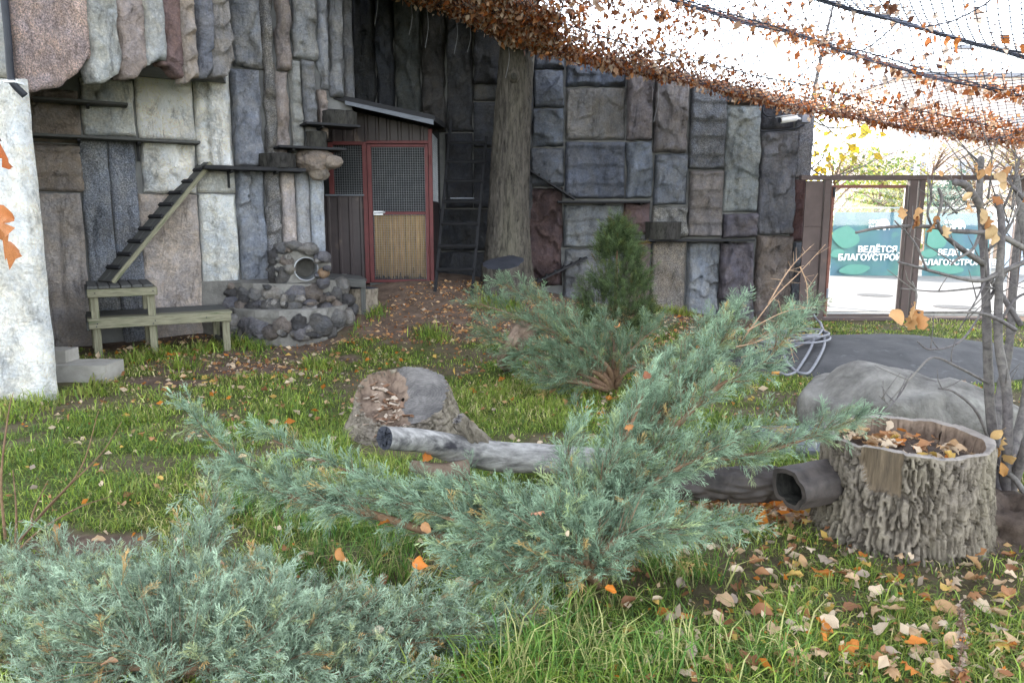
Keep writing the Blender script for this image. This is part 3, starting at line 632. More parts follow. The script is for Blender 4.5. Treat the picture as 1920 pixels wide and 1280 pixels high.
# ------------------------------------------------------------------ cobble mound with a pipe den
md = empty('cobble_mound', on_ground(540, 635), 'stepped mound of mortared cobbles with a round pipe opening', 'cobble mound')
def tier(pts, ytop, Yt, name, z0=-.1):
    P = [at(px, 600, Yq)[:2] for px, Yq in pts]; zt = at(540, ytop, Yt)[2]
    poly = spline([(p[0], p[1], 0) for p in P], 26)
    rng_ = [np.array([q[0], q[1], z0]) for q in poly]+[np.array([-2.3, 10.4, z0]), LW.pt(-1.6, .02, z0)]
    Pn = np.array(rng_)[:, :2]; k = len(Pn); m_ = 9; V = []
    for j in range(m_):
        f = j/(m_-1)
        for q in Pn: V.append((q[0], q[1], z0+(zt-z0)*f))
    V = np.array(V); ctr = Pn.mean(0); nz = fbm(V*7, 12, 4); dirv = np.hstack([V[:, :2]-ctr, np.zeros((len(V), 1))]); dirv /= np.linalg.norm(dirv, axis=1)[:, None]
    V = V+dirv*(.06*nz)[:, None]+np.array([0, 0, 1])*(.03*fbm(V*5, 19, 3))[:, None]
    F = [(j*k+i, j*k+(i+1) % k, (j+1)*k+(i+1) % k, (j+1)*k+i) for j in range(m_-1) for i in range(k)]+[tuple(range((m_-1)*k, m_*k))]
    mb = MB(); mb.add(V, F); mb.build(name, M['mortar2'], md); return zt
M['mortar2'] = mat_simple('old_mortar', lin(98, 96, 92), lin(138, 135, 130), 7, bstr=.9, bscale=22, bdist=.02)
z1 = tier([(424, 8.95), (470, 8.72), (540, 8.66), (600, 8.8), (640, 9.15), (664, 9.7)], 578, 8.85, 'lower_tier')
z2 = tier([(430, 9.15), (480, 8.95), (545, 8.9), (600, 9.05), (632, 9.35), (650, 9.8)], 530, 9.0, 'upper_tier')
pc = at(574, 504, 9.02); face = np.array([.32, -.95, 0]); face /= np.linalg.norm(face); sd = np.array([face[1]*-1, face[0], 0])
prr = 20.5*9.02/1400
n = 36; mb = MB(); outer = []; inner = []
for k in range(n+1):
    q = 2*math.pi*k/n; ro = .27+.03*math.sin(3*q+1)+(.12 if math.cos(q) < -.2 else 0)*abs(math.cos(q))
    zz = math.sin(q)*ro; zz = max(zz, z2-pc[2])
    outer.append(pc+sd*math.cos(q)*ro+UP*zz); inner.append(pc+sd*math.cos(q)*(prr+.004)+UP*math.sin(q)*(prr+.004))
for k in range(n):
    a, b_, c_, d_ = inner[k], outer[k], outer[k+1], inner[k+1]; mb.add([a, b_, c_, d_], [(0, 1, 2, 3)])
    mb.add([b_, c_, c_-face*.55, b_-face*.55], [(0, 3, 2, 1)])
mb.build('den_arch', M['mortar2'], md)
mb = MB(); nn_ = 32
for (r0, d0), (r1, d1) in (((prr, .03), (prr, -.5)), ((prr+.012, .03), (prr, .03)), ((prr+.012, -.1), (prr+.012, .03))):
    ra = [pc+sd*math.cos(2*math.pi*k/nn_)*r0+UP*math.sin(2*math.pi*k/nn_)*r0+face*d0 for k in range(nn_)]
    rb = [pc+sd*math.cos(2*math.pi*k/nn_)*r1+UP*math.sin(2*math.pi*k/nn_)*r1+face*d1 for k in range(nn_)]
    mb.add(ra+rb, [(k, (k+1) % nn_, nn_+(k+1) % nn_, nn_+k) for k in range(nn_)])
mb.build('pipe', mat_simple('pipe_zinc', lin(140, 142, 146), lin(178, 180, 184), 6, rough=.6, bstr=.1, metal=.2), md, smooth=True)
mb = MB(); mb.add([pc-face*.49+sd*math.cos(2*math.pi*k/nn_)*prr+UP*math.sin(2*math.pi*k/nn_)*prr for k in range(nn_)], [tuple(range(nn_))]); mb.build('pipe_back', M['mortar2'], md)
cob = [(350, 740, 32, 42, 0), (395, 690, 40, 28, 0), (465, 675, 42, 26, 0), (545, 690, 48, 30, 0), (625, 738, 38, 32, 0), (415, 755, 40, 35, 0), (345, 830, 32, 48, 0), (400, 845, 36, 48, 0), (440, 800, 30, 35, 0), (628, 830, 26, 25, 0), (628, 885, 32, 30, 0),
 (115, 940, 40, 32, 1), (190, 940, 42, 36, 1), (260, 950, 52, 42, 1), (350, 945, 58, 44, 1), (472, 942, 58, 44, 1), (572, 940, 48, 46, 1), (632, 965, 32, 36, 1), (690, 955, 42, 46, 1), (735, 905, 36, 46, 1),
 (110, 1010, 42, 46, 2), (168, 1010, 36, 42, 2), (240, 1030, 62, 36, 2), (335, 1025, 62, 40, 2), (455, 1005, 48, 36, 2), (540, 1052, 52, 36, 2), (640, 1030, 40, 36, 2), (702, 1030, 38, 46, 2), (760, 985, 42, 36, 2), (790, 1035, 30, 36, 2),
 (120, 1120, 48, 52, 3), (238, 1130, 88, 58, 3), (400, 1125, 54, 46, 3), (490, 1110, 42, 42, 3), (592, 1132, 72, 62, 3), (702, 1090, 52, 52, 3), (770, 1095, 34, 62, 3), (500, 1170, 44, 40, 3), (330, 1170, 44, 36, 3), (110, 1190, 40, 36, 3), (660, 1170, 44, 40, 3)]
for k in range(44): cob.append((random.uniform(90, 760), random.choice([905, 975, 1070, 1080, 1085, 1175, 1190, 1150, 1000]), random.uniform(16, 34), random.uniform(14, 26), 3))
for k in range(10): cob.append((random.choice([330, 380, 430, 600, 650]), random.uniform(680, 900), 18, 16, 0))
ccol = [(84, 82, 84), (108, 106, 106), (134, 130, 126), (158, 152, 146), (116, 114, 122), (138, 124, 114)]
for i, (zx, zy, rx, ry, row) in enumerate(cob):
    px, py = 400+zx*.328, 240+zy*.328
    if row == 3 and zy < 1090: row = 1 if zy < 960 else 2
    Yc = (8.98, 8.95, 8.86, 8.68)[row]+(.75*max(0, (zx-520)/280)**1.5 if row else .25*(zx-500)/300*0)
    if row and zx < 330: Yc += .2*(330-zx)/230
    c = at(px, py, Yc); s = .328*Yc/1400
    cc = ccol[(i*7+row) % 6] if i != 9 else (166, 128, 92)
    rock_lump('cobble', c, (rx*s*1.16, .11, ry*s*1.16), 30+i, 'rock', S(*cc, 1.1), amp=.26, sub=3, parent=md, rotz=0)
# wooden deck and short log beside the mound
dk = empty('low_wooden_deck', at(650, 535, 9.9), 'low dark wooden deck between the cobble mound and the shed', 'deck')
zc = at(650, 516, 9.9)[2]
for k in range(5):
    y0 = 9.62+k*.16; plank('board', (at(606, 530, y0)[0], y0, zc), (at(686, 530, y0)[0]-.02*k, y0, zc-.03), .15, .03, UP, M['wood_dark'], dk)
plank('edge_board', (at(606, 530, 9.53)[0], 9.53, zc-.01), (at(686, 530, 9.53)[0], 9.53, zc-.04), .03, .09, UP, M['wood_dark'], dk)
for px_ in (612, 640, 680):
    q = at(px_, 530, 9.6); plank('leg', (q[0], 9.6, gz1(q[0], 9.6)-.05), (q[0], 9.6, zc-.035), .06, .06, (0, -1, 0), M['wood_dark'], dk)
b = on_ground(678, 586); log_slice('short_log', b+np.array([0, .12, -.03]), .185, .34, 'short upright bark log at the right foot of the cobble mound', 'log', 'bark_stump', 'cutend', 60, 14, amp=.025)

# ------------------------------------------------------------------ keeper's shed
zf = HS.hp(750, 531)[2]
hx = lambda px, y=400: HS.hp(px, y)[0]
hz_ = lambda y: HS.hp(750, y)[2]
shd = empty('animal_shed', (hx(720), 10.7, zf), 'small brown corrugated shed with red framed mesh door between the stone walls', 'shed')
def corr(name, x0, x1, z0, z1, y, par, mat='brown_metal', pitch=.11, ztop=None):
    """trapezoidal corrugated sheet in the XZ plane"""
    prof = []; x = x0; k = 0
    while x < x1:
        prof += [(x, 0), (min(x+pitch*.62, x1), 0), (min(x+pitch*.72, x1), -.018), (min(x+pitch*.9, x1), -.018)]; x += pitch
    prof.append((x1, 0)); V = []; F = []
    zt = ztop or (lambda q: z1)
    for q, dy in prof: V += [(q, y+dy, z0), (q, y+dy, zt(q))]
    for i in range(len(prof)-1): F.append((2*i, 2*i+2, 2*i+3, 2*i+1))
    mb = MB(); mb.add(V, F); return mb.build(name, M[mat], par)
def bar(name, x0, x1, z0, z1, par, mat='red_paint', y=10.7, t=.045, proud=0):
    mb = MB(); mb.box((x0, y-proud, z0), (x1, y-proud+t, z1)); o = mb.build(name, M[mat], par)
    bv = o.modifiers.new('bevel', 'BEVEL'); bv.width = .004; bv.segments = 2; return o
xL, xR = hx(612), hx(811)
rf = lambda q: hz_(190)+(hz_(238)-hz_(190))*(q-hx(608))/(hx(824)-hx(608))   # roof line
for nm, x0, x1, z0, z1 in (('frame_post', hx(619), hx(628), hz_(364), hz_(267)), ('frame_post', hx(682), hx(690.5), zf, hz_(266)), ('frame_post', hx(805), hx(812), zf, rf(hx(810))-.05)):
    bar(nm, x0, x1, z0, z1, shd)
bar('frame_rail', hx(628.2), hx(681.8), hz_(272), hz_(265), shd); bar('frame_rail', hx(690.7), hx(804.8), hz_(269.5), hz_(263.5), shd)
corr('upper_sheet', xL, hx(805), hz_(265), 0, 10.735, shd, 'brown_metal', .155, lambda q: rf(q)-.04)
corr('lower_sheet', xL-.1, hx(682), zf-.1, hz_(366), 10.72, shd, 'brown_metal', .155)
bar('sheet_cap', hx(612), hx(684), hz_(367.5), hz_(364.5), shd, 'wood_grey', 10.67, .06)
def wmesh(name, x0, x1, z0, z1, y, par, sp=.033, w_=.0022):
    mb = MB()
    for q in np.arange(x0+sp/2, x1, sp): mb.box((q-w_/2, y, z0), (q+w_/2, y+w_, z1))
    for q in np.arange(z0+sp/2, z1, sp): mb.box((x0, y-w_, q-w_/2), (x1, y, q+w_/2))
    return mb.build(name, M['wire'], par)
wmesh('window_mesh', hx(628), hx(682), hz_(364), hz_(272), 10.72, shd)
dr = bar('door', hx(691.5), hx(699), hz_(529), hz_(271), shd, proud=.018)          # left stile carries the rest
dl = dr
for x0, x1, y0, y1 in ((699.2, 797.8, 271, 276), (699.2, 797.8, 397, 402.5), (699.2, 797.8, 524, 529)):
    bar('door_rail', hx(x0), hx(x1), hz_(y1), hz_(y0), dr, proud=.018)
bar('door_stile', hx(798), hx(804.3), hz_(529), hz_(271), dr, proud=.018)
wmesh('door_mesh', hx(699), hx(798), hz_(397), hz_(276), 10.705, dr); wmesh('lower_door_mesh', hx(699), hx(798), hz_(524), hz_(402.5), 10.692, dr)
x0, x1 = hx(701), hx(797); ncane = 95; mb = MB(); cc = []
for k in range(ncane):                                   # canes about one pixel wide: one part
    q = x0+(x1-x0)*(k+.5)/ncane; zt = hz_(402.5)-random.uniform(0, .012); zb_ = hz_(523)+abs(random.gauss(0, .035))+(.1 if k in (3, 40, 71) else 0)
    mid = (zt+zb_)/2; rr = (x1-x0)/ncane*.5*random.uniform(.85, 1.1); n0 = len(mb.v)
    mb.tube([(q, 10.712, zb_), (q+random.uniform(-.003, .003), 10.712+random.uniform(-.003, .003), mid), (q, 10.712, zt)], rr, 5)
    f = random.uniform(.5, 1.1); cc += [(f, f*random.uniform(.9, 1), f*random.uniform(.7, 1))]*(len(mb.v)-n0)
V = np.array(mb.v); c0 = V.mean(0); me = mesh_np('reed_mat', V-c0, mb.f, True, np.array(cc))
link('reed_mat', me, M['reed'], dr, c0)
mb = MB(); mb.tube([HS.hp(700, 399.5, .045), HS.hp(722, 398.5, .045)], .012, 8); mb.box(tuple(HS.hp(701, 403, .03)), tuple(HS.hp(718, 396, .04)+np.array([0, 0, 0]))); mb.build('latch', M['steel'], dr)
for y in (300, 470):
    mb = MB(); mb.tube([HS.hp(805, y-9, .03), HS.hp(805, y+9, .03)], .011, 8); mb.build('hinge', M['red_paint'], dr)
# roof, fascia, sides, back, floor sill
mb = MB(); a = hx(606), hx(826)
mb.prism([(a[0], 10.1, rf(a[0])), (a[1], 10.1, rf(a[1])), (a[1], 10.1, rf(a[1])+.075), (a[0], 10.1, rf(a[0])+.075)], (0, 1.66, .1)); mb.build('roof', M['wood_black'], shd)
a = hx(672), hx(824)
mb = MB(); mb.prism([(a[0], 10.09, rf(a[0])-.035), (a[1], 10.09, rf(a[1])-.05), (a[1], 10.09, rf(a[1])+.012), (a[0], 10.09, rf(a[0])+.012)], (0, -.022, 0)); mb.build('fascia', M['wood_grey'], shd)
mb = MB(); mb.box((xL-.1, 11.68, zf-.1), (xR+.02, 11.7, rf(xL)-.05)); mb.build('back_panel', M['wood_black'], shd)
mb = MB(); mb.box((xL-.12, 10.76, zf-.1), (xL-.1, 11.68, rf(xL)-.05)); mb.build('side_panel', M['wood_black'], shd)
mb = MB(); mb.box((xR-.02, 10.76, zf-.1), (xR-.0, 11.66, hz_(378))); mb.build('side_panel', M['brown_metal'], shd)
mb = MB()
for q in np.arange(10.76, 11.66, .033): mb.box((xR-.012, q, hz_(376)), (xR-.009, q+.0022, rf(xR)-.08))
for q in np.arange(hz_(376), rf(xR)-.08, .033): mb.box((xR-.009, 10.76, q), (xR-.006, 11.66, q+.0022))
mb.build('side_mesh', M['wire'], shd)
bar('sill', hx(690), hx(813), zf-.12, hz_(530), shd, 'wood_dark', 10.69, .12)

# ------------------------------------------------------------------ ladder beside the shed
def P2(px, py, Y): return at(px, py, Y)
lb, rb_ = at(815, 543, 10.25), at(884, 548, 10.25); lt, rt = at(846, 222, 11.55), at(912, 255, 11.4)
lb[2] = gz1(lb[0], lb[1])-.02; rb_[2] = gz1(rb_[0], rb_[1])-.02
ld = empty('ladder', (lb+rb_)/2, 'dark wooden ladder leaning on the wall between shed and tree trunk', 'ladder')
plank('side_rail', lb, lt, .042, .045, (0, -1, 0), M['ladder'], ld); plank('side_rail', rb_, rt, .042, .045, (0, -1, 0), M['ladder'], ld)
for y in (268, 305, 341, 379, 419, 459, 500):
    tl = (543-y)/(543-222); tr = (548-y-2)/(548-255)
    a = lb+(lt-lb)*min(tl*1.0, 1); c = rb_+(rt-rb_)*min(max(tr, 0), 1); c[2] = a[2]+.0
    plank('rung', a+np.array([0, -.03, 0]), c+np.array([0, -.03, 0]), .05, .035, (0, -.5, 1), M['ladder'], ld)
pb = at(862, 371, 11.2); bd = empty('small_board_shelf', pb, 'pale narrow board lying on a ladder rung by the trunk', 'board')
plank('board', pb-np.array([.13, 0, 0]), pb+np.array([.22, 0, 0]), .25, .02, UP, M['wood_grey'], bd)
# ramps on the back wall
def bramp(x0, y0, x1, y1, label, off0=.32, off1=.32, wd=.24):
    a = BW.hp(x0, y0, off0); b_ = BW.hp(x1, y1, off1); r = empty('wall_ramp', (a+b_)/2, label, 'ramp')
    ax = (b_-a)/np.linalg.norm(b_-a); nn = np.array([0, -1., 0]); up = np.cross(ax, nn); up = up if up[2] > 0 else -up
    for k in range(2): plank('board', a-nn*wd*(k+.5)/2, b_-nn*wd*(k+.5)/2, wd/2-.004, .028, up, M['wood_black'], r)
    for k in range(6):
        c = a+(b_-a)*(.1+.8*k/5); plank('cleat', c+up*.024, c-nn*wd+up*.024, .035, .024, up, M['wood_black'], r)
bramp(960, 296, 1080, 372, 'black sloping ramp board leading from the trunk down to the back wall shelf')
bramp(1000, 530, 1100, 482, 'black ramp board rising from the soil beside the tree trunk', .5, .32)
# ------------------------------------------------------------------ bark cylinders and logs
def bark_height(T, S_, r, seed, kind):
    """T angle, S_ metres along; returns displacement in metres"""
    P = np.stack([np.cos(T)*r, np.sin(T)*r, S_], 1)
    if kind == 'oak':       # thick plates split by deep vertical cracks
        w_ = .022*fbm(P*np.array([13, 13, 6]), seed, 3)
        Q = (P+w_[:, None])*np.array([46, 46, 6.5]); f1, f2, _ = worley(Q, seed)
        crack = sst(.0, .16, f2-f1)
        Q2 = (P+w_[:, None])*np.array([40, 40, 34]); g1, g2, _ = worley(Q2, seed+7)
        return .036*crack+.004*sst(0, .12, g2-g1)*crack+.002*fbm(P*40, seed+3, 3)+.010*fbm(P*8, seed+5, 2)-.028
    if kind == 'linden':    # long interlaced ridges
        w_ = .06*fbm(P*np.array([6, 6, 2.5]), seed, 3)
        Q = (P+w_[:, None])*np.array([26, 26, 3.2]); f1, f2, _ = worley(Q, seed)
        return .022*sst(0, .35, f2-f1)+.006*fbm(P*np.array([50, 50, 14]), seed+3, 3)-.012
    return .010*fbm(P*np.array([14, 14, 3]), seed, 4)
def trunk_mesh(name, pts, rad, seed, kind, n=64, m=80, lobes=None):
    C = spline(pts, m); rr = np.interp(np.linspace(0, 1, m), np.linspace(0, 1, len(rad)), rad)
    seg = np.concatenate([[0], np.cumsum(np.linalg.norm(np.diff(C, axis=0), axis=1))])
    V = []; prev = np.array([1., 0, 0])
    for i in range(m):
        t = C[min(i+1, m-1)]-C[max(i-1, 0)]; t /= np.linalg.norm(t); a = prev-t*np.dot(prev, t)
        if np.linalg.norm(a) < .05: a = np.cross(t, [0, 0, 1.])
        a /= np.linalg.norm(a); prev = a; b = np.cross(t, a); th = np.linspace(0, 2*np.pi, n, endpoint=False)
        r = np.full(n, rr[i])
        if lobes: r = r*(1+lobes(th, i/(m-1)))
        r = r+bark_height(th, np.full(n, seg[i]), rr[i], seed, kind)
        V.append(C[i]+r[:, None]*(np.cos(th)[:, None]*a+np.sin(th)[:, None]*b))
    V = np.vstack(V); idx = np.arange(n*m).reshape(m, n); j = np.roll(idx, -1, 1)
    F = np.stack([idx[:-1].ravel(), j[:-1].ravel(), j[1:].ravel(), idx[1:].ravel()], 1)
    return V, F
def put(name, V, F, mat, parent, smooth=True, color=None, col=None):
    c = (V.min(0)+V.max(0))/2; return link(name, mesh_np(name, V-c, F, smooth, col), M[mat] if isinstance(mat, str) else mat, parent, c, color=color)
def cap(ringV, mat, name, parent, bulge=0.0, rough=.006):
    n = len(ringV); c = ringV.mean(0); rings = [ringV]+[c+(ringV-c)*k for k in (.75, .5, .25)]; V = np.vstack(rings+[c[None]])
    V[n:] += rough*rng.normal(size=(len(V)-n, 3))
    F = []
    for q in range(3): F += [(q*n+k, q*n+(k+1) % n, (q+1)*n+(k+1) % n, (q+1)*n+k) for k in range(n)]
    F += [(3*n+k, 3*n+(k+1) % n, 4*n) for k in range(n)]
    cc = (V.min(0)+V.max(0))/2; return link(name, mesh_np(name, V-cc, F, False), M[mat], parent, cc)

# ------------------------------------------------------------------ the tree that passes through the net
YT = 11.05
tb = at(950, 540, YT); zg = gz1(tb[0], tb[1])
pts = [(tb[0], YT, zg-.15)]+[at(x, y, YT) for x, y in ((950, 500), (952, 430), (955, 350), (960, 250), (966, 150), (973, 50))]
top = pts[-1]; pts += [top+np.array([.05, .0, .9]), top+np.array([.0, .05, 2.6])]
rad = [.44, .36, .305, .282, .265, .248, .235, .22, .2]
tree = empty('linden_tree', (tb[0], YT, zg), 'tall bare tree trunk with furrowed bark rising through the net by the back wall', 'tree')
V, F = trunk_mesh('trunk', pts, rad, 3, 'linden', 110, 190, lambda th, s: .07*np.exp(-s*6)*np.sin(th*5+1)+.02*np.sin(th*3+s*9))
tr = put('trunk', V, F, 'bark_tree', tree)
kc = at(963, 142, YT-.27); rock_lump('knot', kc, (.085, .06, .095), 8, 'bark_tree', None, amp=.15, sub=3, parent=tr)
kt = at(963, 143, YT-.325); rock_lump('knot_scar', kt, (.045, .02, .05), 8, 'bark_dark', None, amp=.15, sub=2, parent=tr)
mb = MB(); e = pts[-1]                     # limbs and crown stand above the picture
for k in range(9):
    a = k*2.4; L = random.uniform(1.2, 2.2); dv = np.array([math.cos(a)*.8, math.sin(a)*.6, 1.0])
    b0 = e-np.array([0, 0, random.uniform(0, 1.0)]); mid = b0+dv*L*.5+np.array([0, 0, .1]); q = b0+dv*L+np.array([0, 0, .4])
    mb.tube([b0, mid, q], [.07, .045, .012], 7)
    for j in range(4):
        s = mid+(q-mid)*random.random(); mb.tube([s, s+np.array([random.uniform(-.6, .6), random.uniform(-.5, .5), random.uniform(.2, .7)])], [.018, .004], 5)
mb.build('crown', M['bark_tree'], tree, True)

# stump right in front of the trunk
b = on_ground(944, 566); b[1] += .28; b[2] = gz1(b[0], b[1])-.05
log_slice('tree_stump', b, .285, .50, 'dark topped slanting stump standing right in front of the tree trunk', 'stump', 'bark_tree', 'cutend', 72, 22, (.03, .075), .03, flare=.12)

# ------------------------------------------------------------------ hollow oak stump in the right foreground
b = on_ground(1695, 1050); SX, SY = b[0]+.16, b[1]+.36; sb = np.array([SX, SY, gz1(SX, SY)])
stump = empty('hollow_stump', sb, 'big hollow stump with deeply cracked bark and dry leaves inside', 'stump')
n, m_ = 420, 140; th = np.linspace(0, 2*np.pi, n, endpoint=False); zz = np.linspace(-.06, .47, m_)
T, Zq = np.meshgrid(th, zz); T, Zq = T.ravel(), Zq.ravel(); u = np.clip((Zq+.06)/.53, 0, 1)
rb0 = .375*(1+.17*(1-u)**2.2)*(1+.025*np.sin(2*T+.5)+.015*np.sin(5*T+2))*(1+.05*np.exp(-u*5)*np.sin(6*T))
bk = bark_height(T, Zq, .38, 12, 'oak')
# bare patch on the near side where the bark has come off (angle towards the camera is about -pi/2)
da = (T+2.33+np.pi) % (2*np.pi)-np.pi
edge = .27+.10*sst(-.05, -.25, da)+.05*fbm(np.stack([T*6, T*0, T*0], 1), 8, 3)
bare = sst(.27, .23, np.abs(da+.015*fbm(np.stack([Zq*20, T*0, T*0], 1), 4, 2)))*sst(edge-.012, edge+.012, Zq)
tf_ = sst(1.0, .93, u); rr = rb0+(bk*1.2*tf_+.004*(1-tf_))*(1-bare)+bare*(-.032+.002*np.sin(T*160))
zt = Zq+.018*fbm(np.stack([np.cos(T)*3, np.sin(T)*3, T*0], 1), 5, 3)*u
V = np.stack([rr*np.cos(T), rr*np.sin(T), zt], 1)+sb
idx = np.arange(n*m_).reshape(m_, n); j = np.roll(idx, -1, 1)
F = np.stack([idx[:-1].ravel(), j[:-1].ravel(), j[1:].ravel(), idx[1:].ravel()], 1)
bmask = (bare[F].mean(1) > .5)
mk, nt, bs, out = new_mat('bare_stump_wood'); v = coords(nt, (9, 9, 1.0)); cc = ramp(nt, noise(nt, v, 5, 6, .7), [(.3, lin(66, 56, 44)), (.55, lin(100, 86, 68)), (.75, lin(130, 114, 94))])
nt.links.new(cc, bs.inputs['Base Color']); bs.inputs['Roughness'].default_value = .8; bump(nt, bs, noise(nt, v, 10, 6, .7), .5, .01); M['bare'] = mk
o = put('bark', V, F[~bmask], 'bark_stump', stump)
used = np.unique(F[bmask]); rm = np.zeros(len(V), int); rm[used] = np.arange(len(used)); put('bare_wood', V[used], rm[F[bmask]], 'bare', stump)
# rim, inner wall and humus
topz = V[-n:, :]; c = topz.mean(0); inn = []
wallt = .045+.012*np.sin(th*3+1)+.01*fbm(np.stack([np.cos(th)*4, np.sin(th)*4, th*0], 1), 3, 3)
r_out = np.linalg.norm(topz[:, :2]-c[:2], axis=1); dirs = (topz-c)/np.maximum(np.linalg.norm(topz-c, axis=1), 1e-6)[:, None]; dirs[:, 2] = 0
rim_mid = topz*1.0; rim_mid[:, :2] = c[:2]+dirs[:, :2]*(r_out-.35*wallt)[:, None]; rim_mid[:, 2] += .006
rim_in = topz*1.0; rim_in[:, :2] = c[:2]+dirs[:, :2]*(r_out-wallt)[:, None]; rim_in[:, 2] -= .002
low = rim_in.copy(); low[:, :2] = c[:2]+dirs[:, :2]*(r_out-wallt-.02)[:, None]; low[:, 2] = c[2]-.10
V2 = np.vstack([topz, rim_mid, rim_in]); k = np.arange(n); k2 = (k+1) % n
V2[n:2*n] += rng.normal(size=(n, 3))*.002
put('cut_rim', V2, np.vstack([np.stack([k+q*n, k2+q*n, k2+(q+1)*n, k+(q+1)*n], 1) for q in (0, 1)]), 'oldcut', stump)
V3 = np.vstack([rim_in, (rim_in+low)/2+rng.normal(size=(n, 3))*.004, low]); put('inner_wall', V3, np.vstack([np.stack([k+q*n, k2+q*n, k2+(q+1)*n, k+(q+1)*n], 1) for q in (0, 1)]), 'rotwood', stump)
rings = [low]; 
for f in (.85, .7, .5, .3, .12):
    q = low.copy(); q[:, :2] = c[:2]+(low[:, :2]-c[:2])*f; q[:, 2] = c[2]-.075+.03*fbm(q*9, 17, 3)-.02*f; rings.append(q)
Vh = np.vstack(rings+[np.array([[c[0], c[1], c[2]-.075]])]); Fh = np.vstack([np.stack([k+q*n, k2+q*n, k2+(q+1)*n, k+(q+1)*n], 1) for q in range(5)]); Fl = [tuple(x) for x in Fh.tolist()]+[(5*n+a, 5*n+(a+1) % n, 6*n) for a in range(n)]
cc_ = Vh.mean(0); link('humus', mesh_np('humus', Vh-cc_, Fl, True), M['duff'], stump, cc_)
STUMP_C, STUMP_R, STUMP_Z = c, r_out.mean()-.07, c[2]-.06
rock_lump('earth_heap', np.array([SX+.42, SY-.08, .0]), (.24, .28, .2), 5, M['duff'], None, 'heap of brown earth against the right side of the hollow stump', 'earth', amp=.3, sub=5, freq=2.6)

# ------------------------------------------------------------------ rotten stump with slanting face and the pale log, centre
b = on_ground(742, 838); cs = np.array([b[0], b[1]+.36, gz1(b[0], b[1]+.36)])
rs_ = empty('rotten_stump', cs, 'big broken stump with slanting grey cut face and crumbling bark, centre of the lawn', 'stump')
n, m_ = 150, 50; th = np.linspace(0, 2*np.pi, n, endpoint=False); s_ = np.linspace(0, 1, m_)
T, Q_ = np.meshgrid(th, s_); T, Q_ = T.ravel(), Q_.ravel()
rr = .40*(1+.08*np.sin(2*T+1)+.04*np.sin(3*T))*(1-.22*Q_+.18*(1-Q_)**3)
px_, py_ = rr*np.cos(T), rr*np.sin(T)
# the cut plane rises away from the camera and to the left side
topz = .29+.52*py_-.06*px_; topz = np.minimum(topz, .44+.03*np.sin(T*2))
bk = bark_height(T, Q_*.5, .4, 31, 'oak'); nn = fbm(np.stack([px_*5, py_*5, Q_*3], 1), 41, 4)
rr2 = rr+bk*.8+.03*nn; zq = -.05+(topz+.05)*Q_
V = np.stack([rr2*np.cos(T), rr2*np.sin(T), zq], 1)+cs
idx = np.arange(n*m_).reshape(m_, n); j = np.roll(idx, -1, 1)
put('bark', V, np.stack([idx[:-1].ravel(), j[:-1].ravel(), j[1:].ravel(), idx[1:].ravel()], 1), 'bark_stump', rs_)
ring = V[-n:]; cc = ring.mean(0); rings = [ring]
def facez(P):
    l = P-cs; z = np.minimum(.29+.52*l[:, 1]-.06*l[:, 0], .46)
    rot = sst(.18, -.06, l[:, 0]+.35*l[:, 1]+.12*fbm(P*6, 3, 3)+.06)      # left and near part has rotted away
    return cs[2]+z-rot*(.05+.09*np.abs(fbm(P*12, 5, 4)))+.006*fbm(P*12, 8, 3), rot
for f in np.linspace(.96, .04, 22):
    q = cc+(ring-cc)*f; z_, ro = facez(q); q[:, 2] = z_; rings.append(q)
Vf = np.vstack(rings); nr = len(rings); k = np.arange(n); k2 = (k+1) % n
Ff = np.vstack([np.stack([k+q*n, k2+q*n, k2+(q+1)*n, k+(q+1)*n], 1) for q in range(nr-1)])
_, rot = facez(Vf); fr = rot[Ff].mean(1) > .45
mk, nt, bs, out = new_mat('grey_cut_face'); v = coords(nt, rnd=False)
ln = N(nt, 'VectorMath', operation='LENGTH'); nt.links.new(v, ln.inputs[0]); wb = N(nt, 'Math', operation='MULTIPLY_ADD'); wb.inputs[1].default_value = .06; nt.links.new(noise(nt, v, 5, 5, .6), wb.inputs[0]); nt.links.new(ln.outputs['Value'], wb.inputs[2])
sn = N(nt, 'Math', operation='MULTIPLY'); sn.inputs[1].default_value = 300; nt.links.new(wb.outputs[0], sn.inputs[0]); si = N(nt, 'Math', operation='SINE'); nt.links.new(sn.outputs[0], si.inputs[0])
c1 = ramp(nt, noise(nt, v, 6, 8, .75, .5), [(.3, lin(66, 64, 63)), (.5, lin(104, 100, 97)), (.7, lin(140, 135, 130))]); rg = ramp(nt, si.outputs[0], [(.0, G(.86)), (1, G(1.05))]); nt.links.new(mixc(nt, 1.0, c1, rg, 'MULTIPLY'), bs.inputs['Base Color']); bs.inputs['Roughness'].default_value = .9
bump(nt, bs, noise(nt, v, 28, 9, .8, .6), .9, .02); M['stumpface'] = mk
for nm, msk, mt in (('cut_face', ~fr, 'stumpface'), ('rotten_pocket', fr, 'rotwood')):
    us = np.unique(Ff[msk]); rm = np.zeros(len(Vf), int); rm[us] = np.arange(len(us)); put(nm, Vf[us], rm[Ff[msk]], mt, rs_)
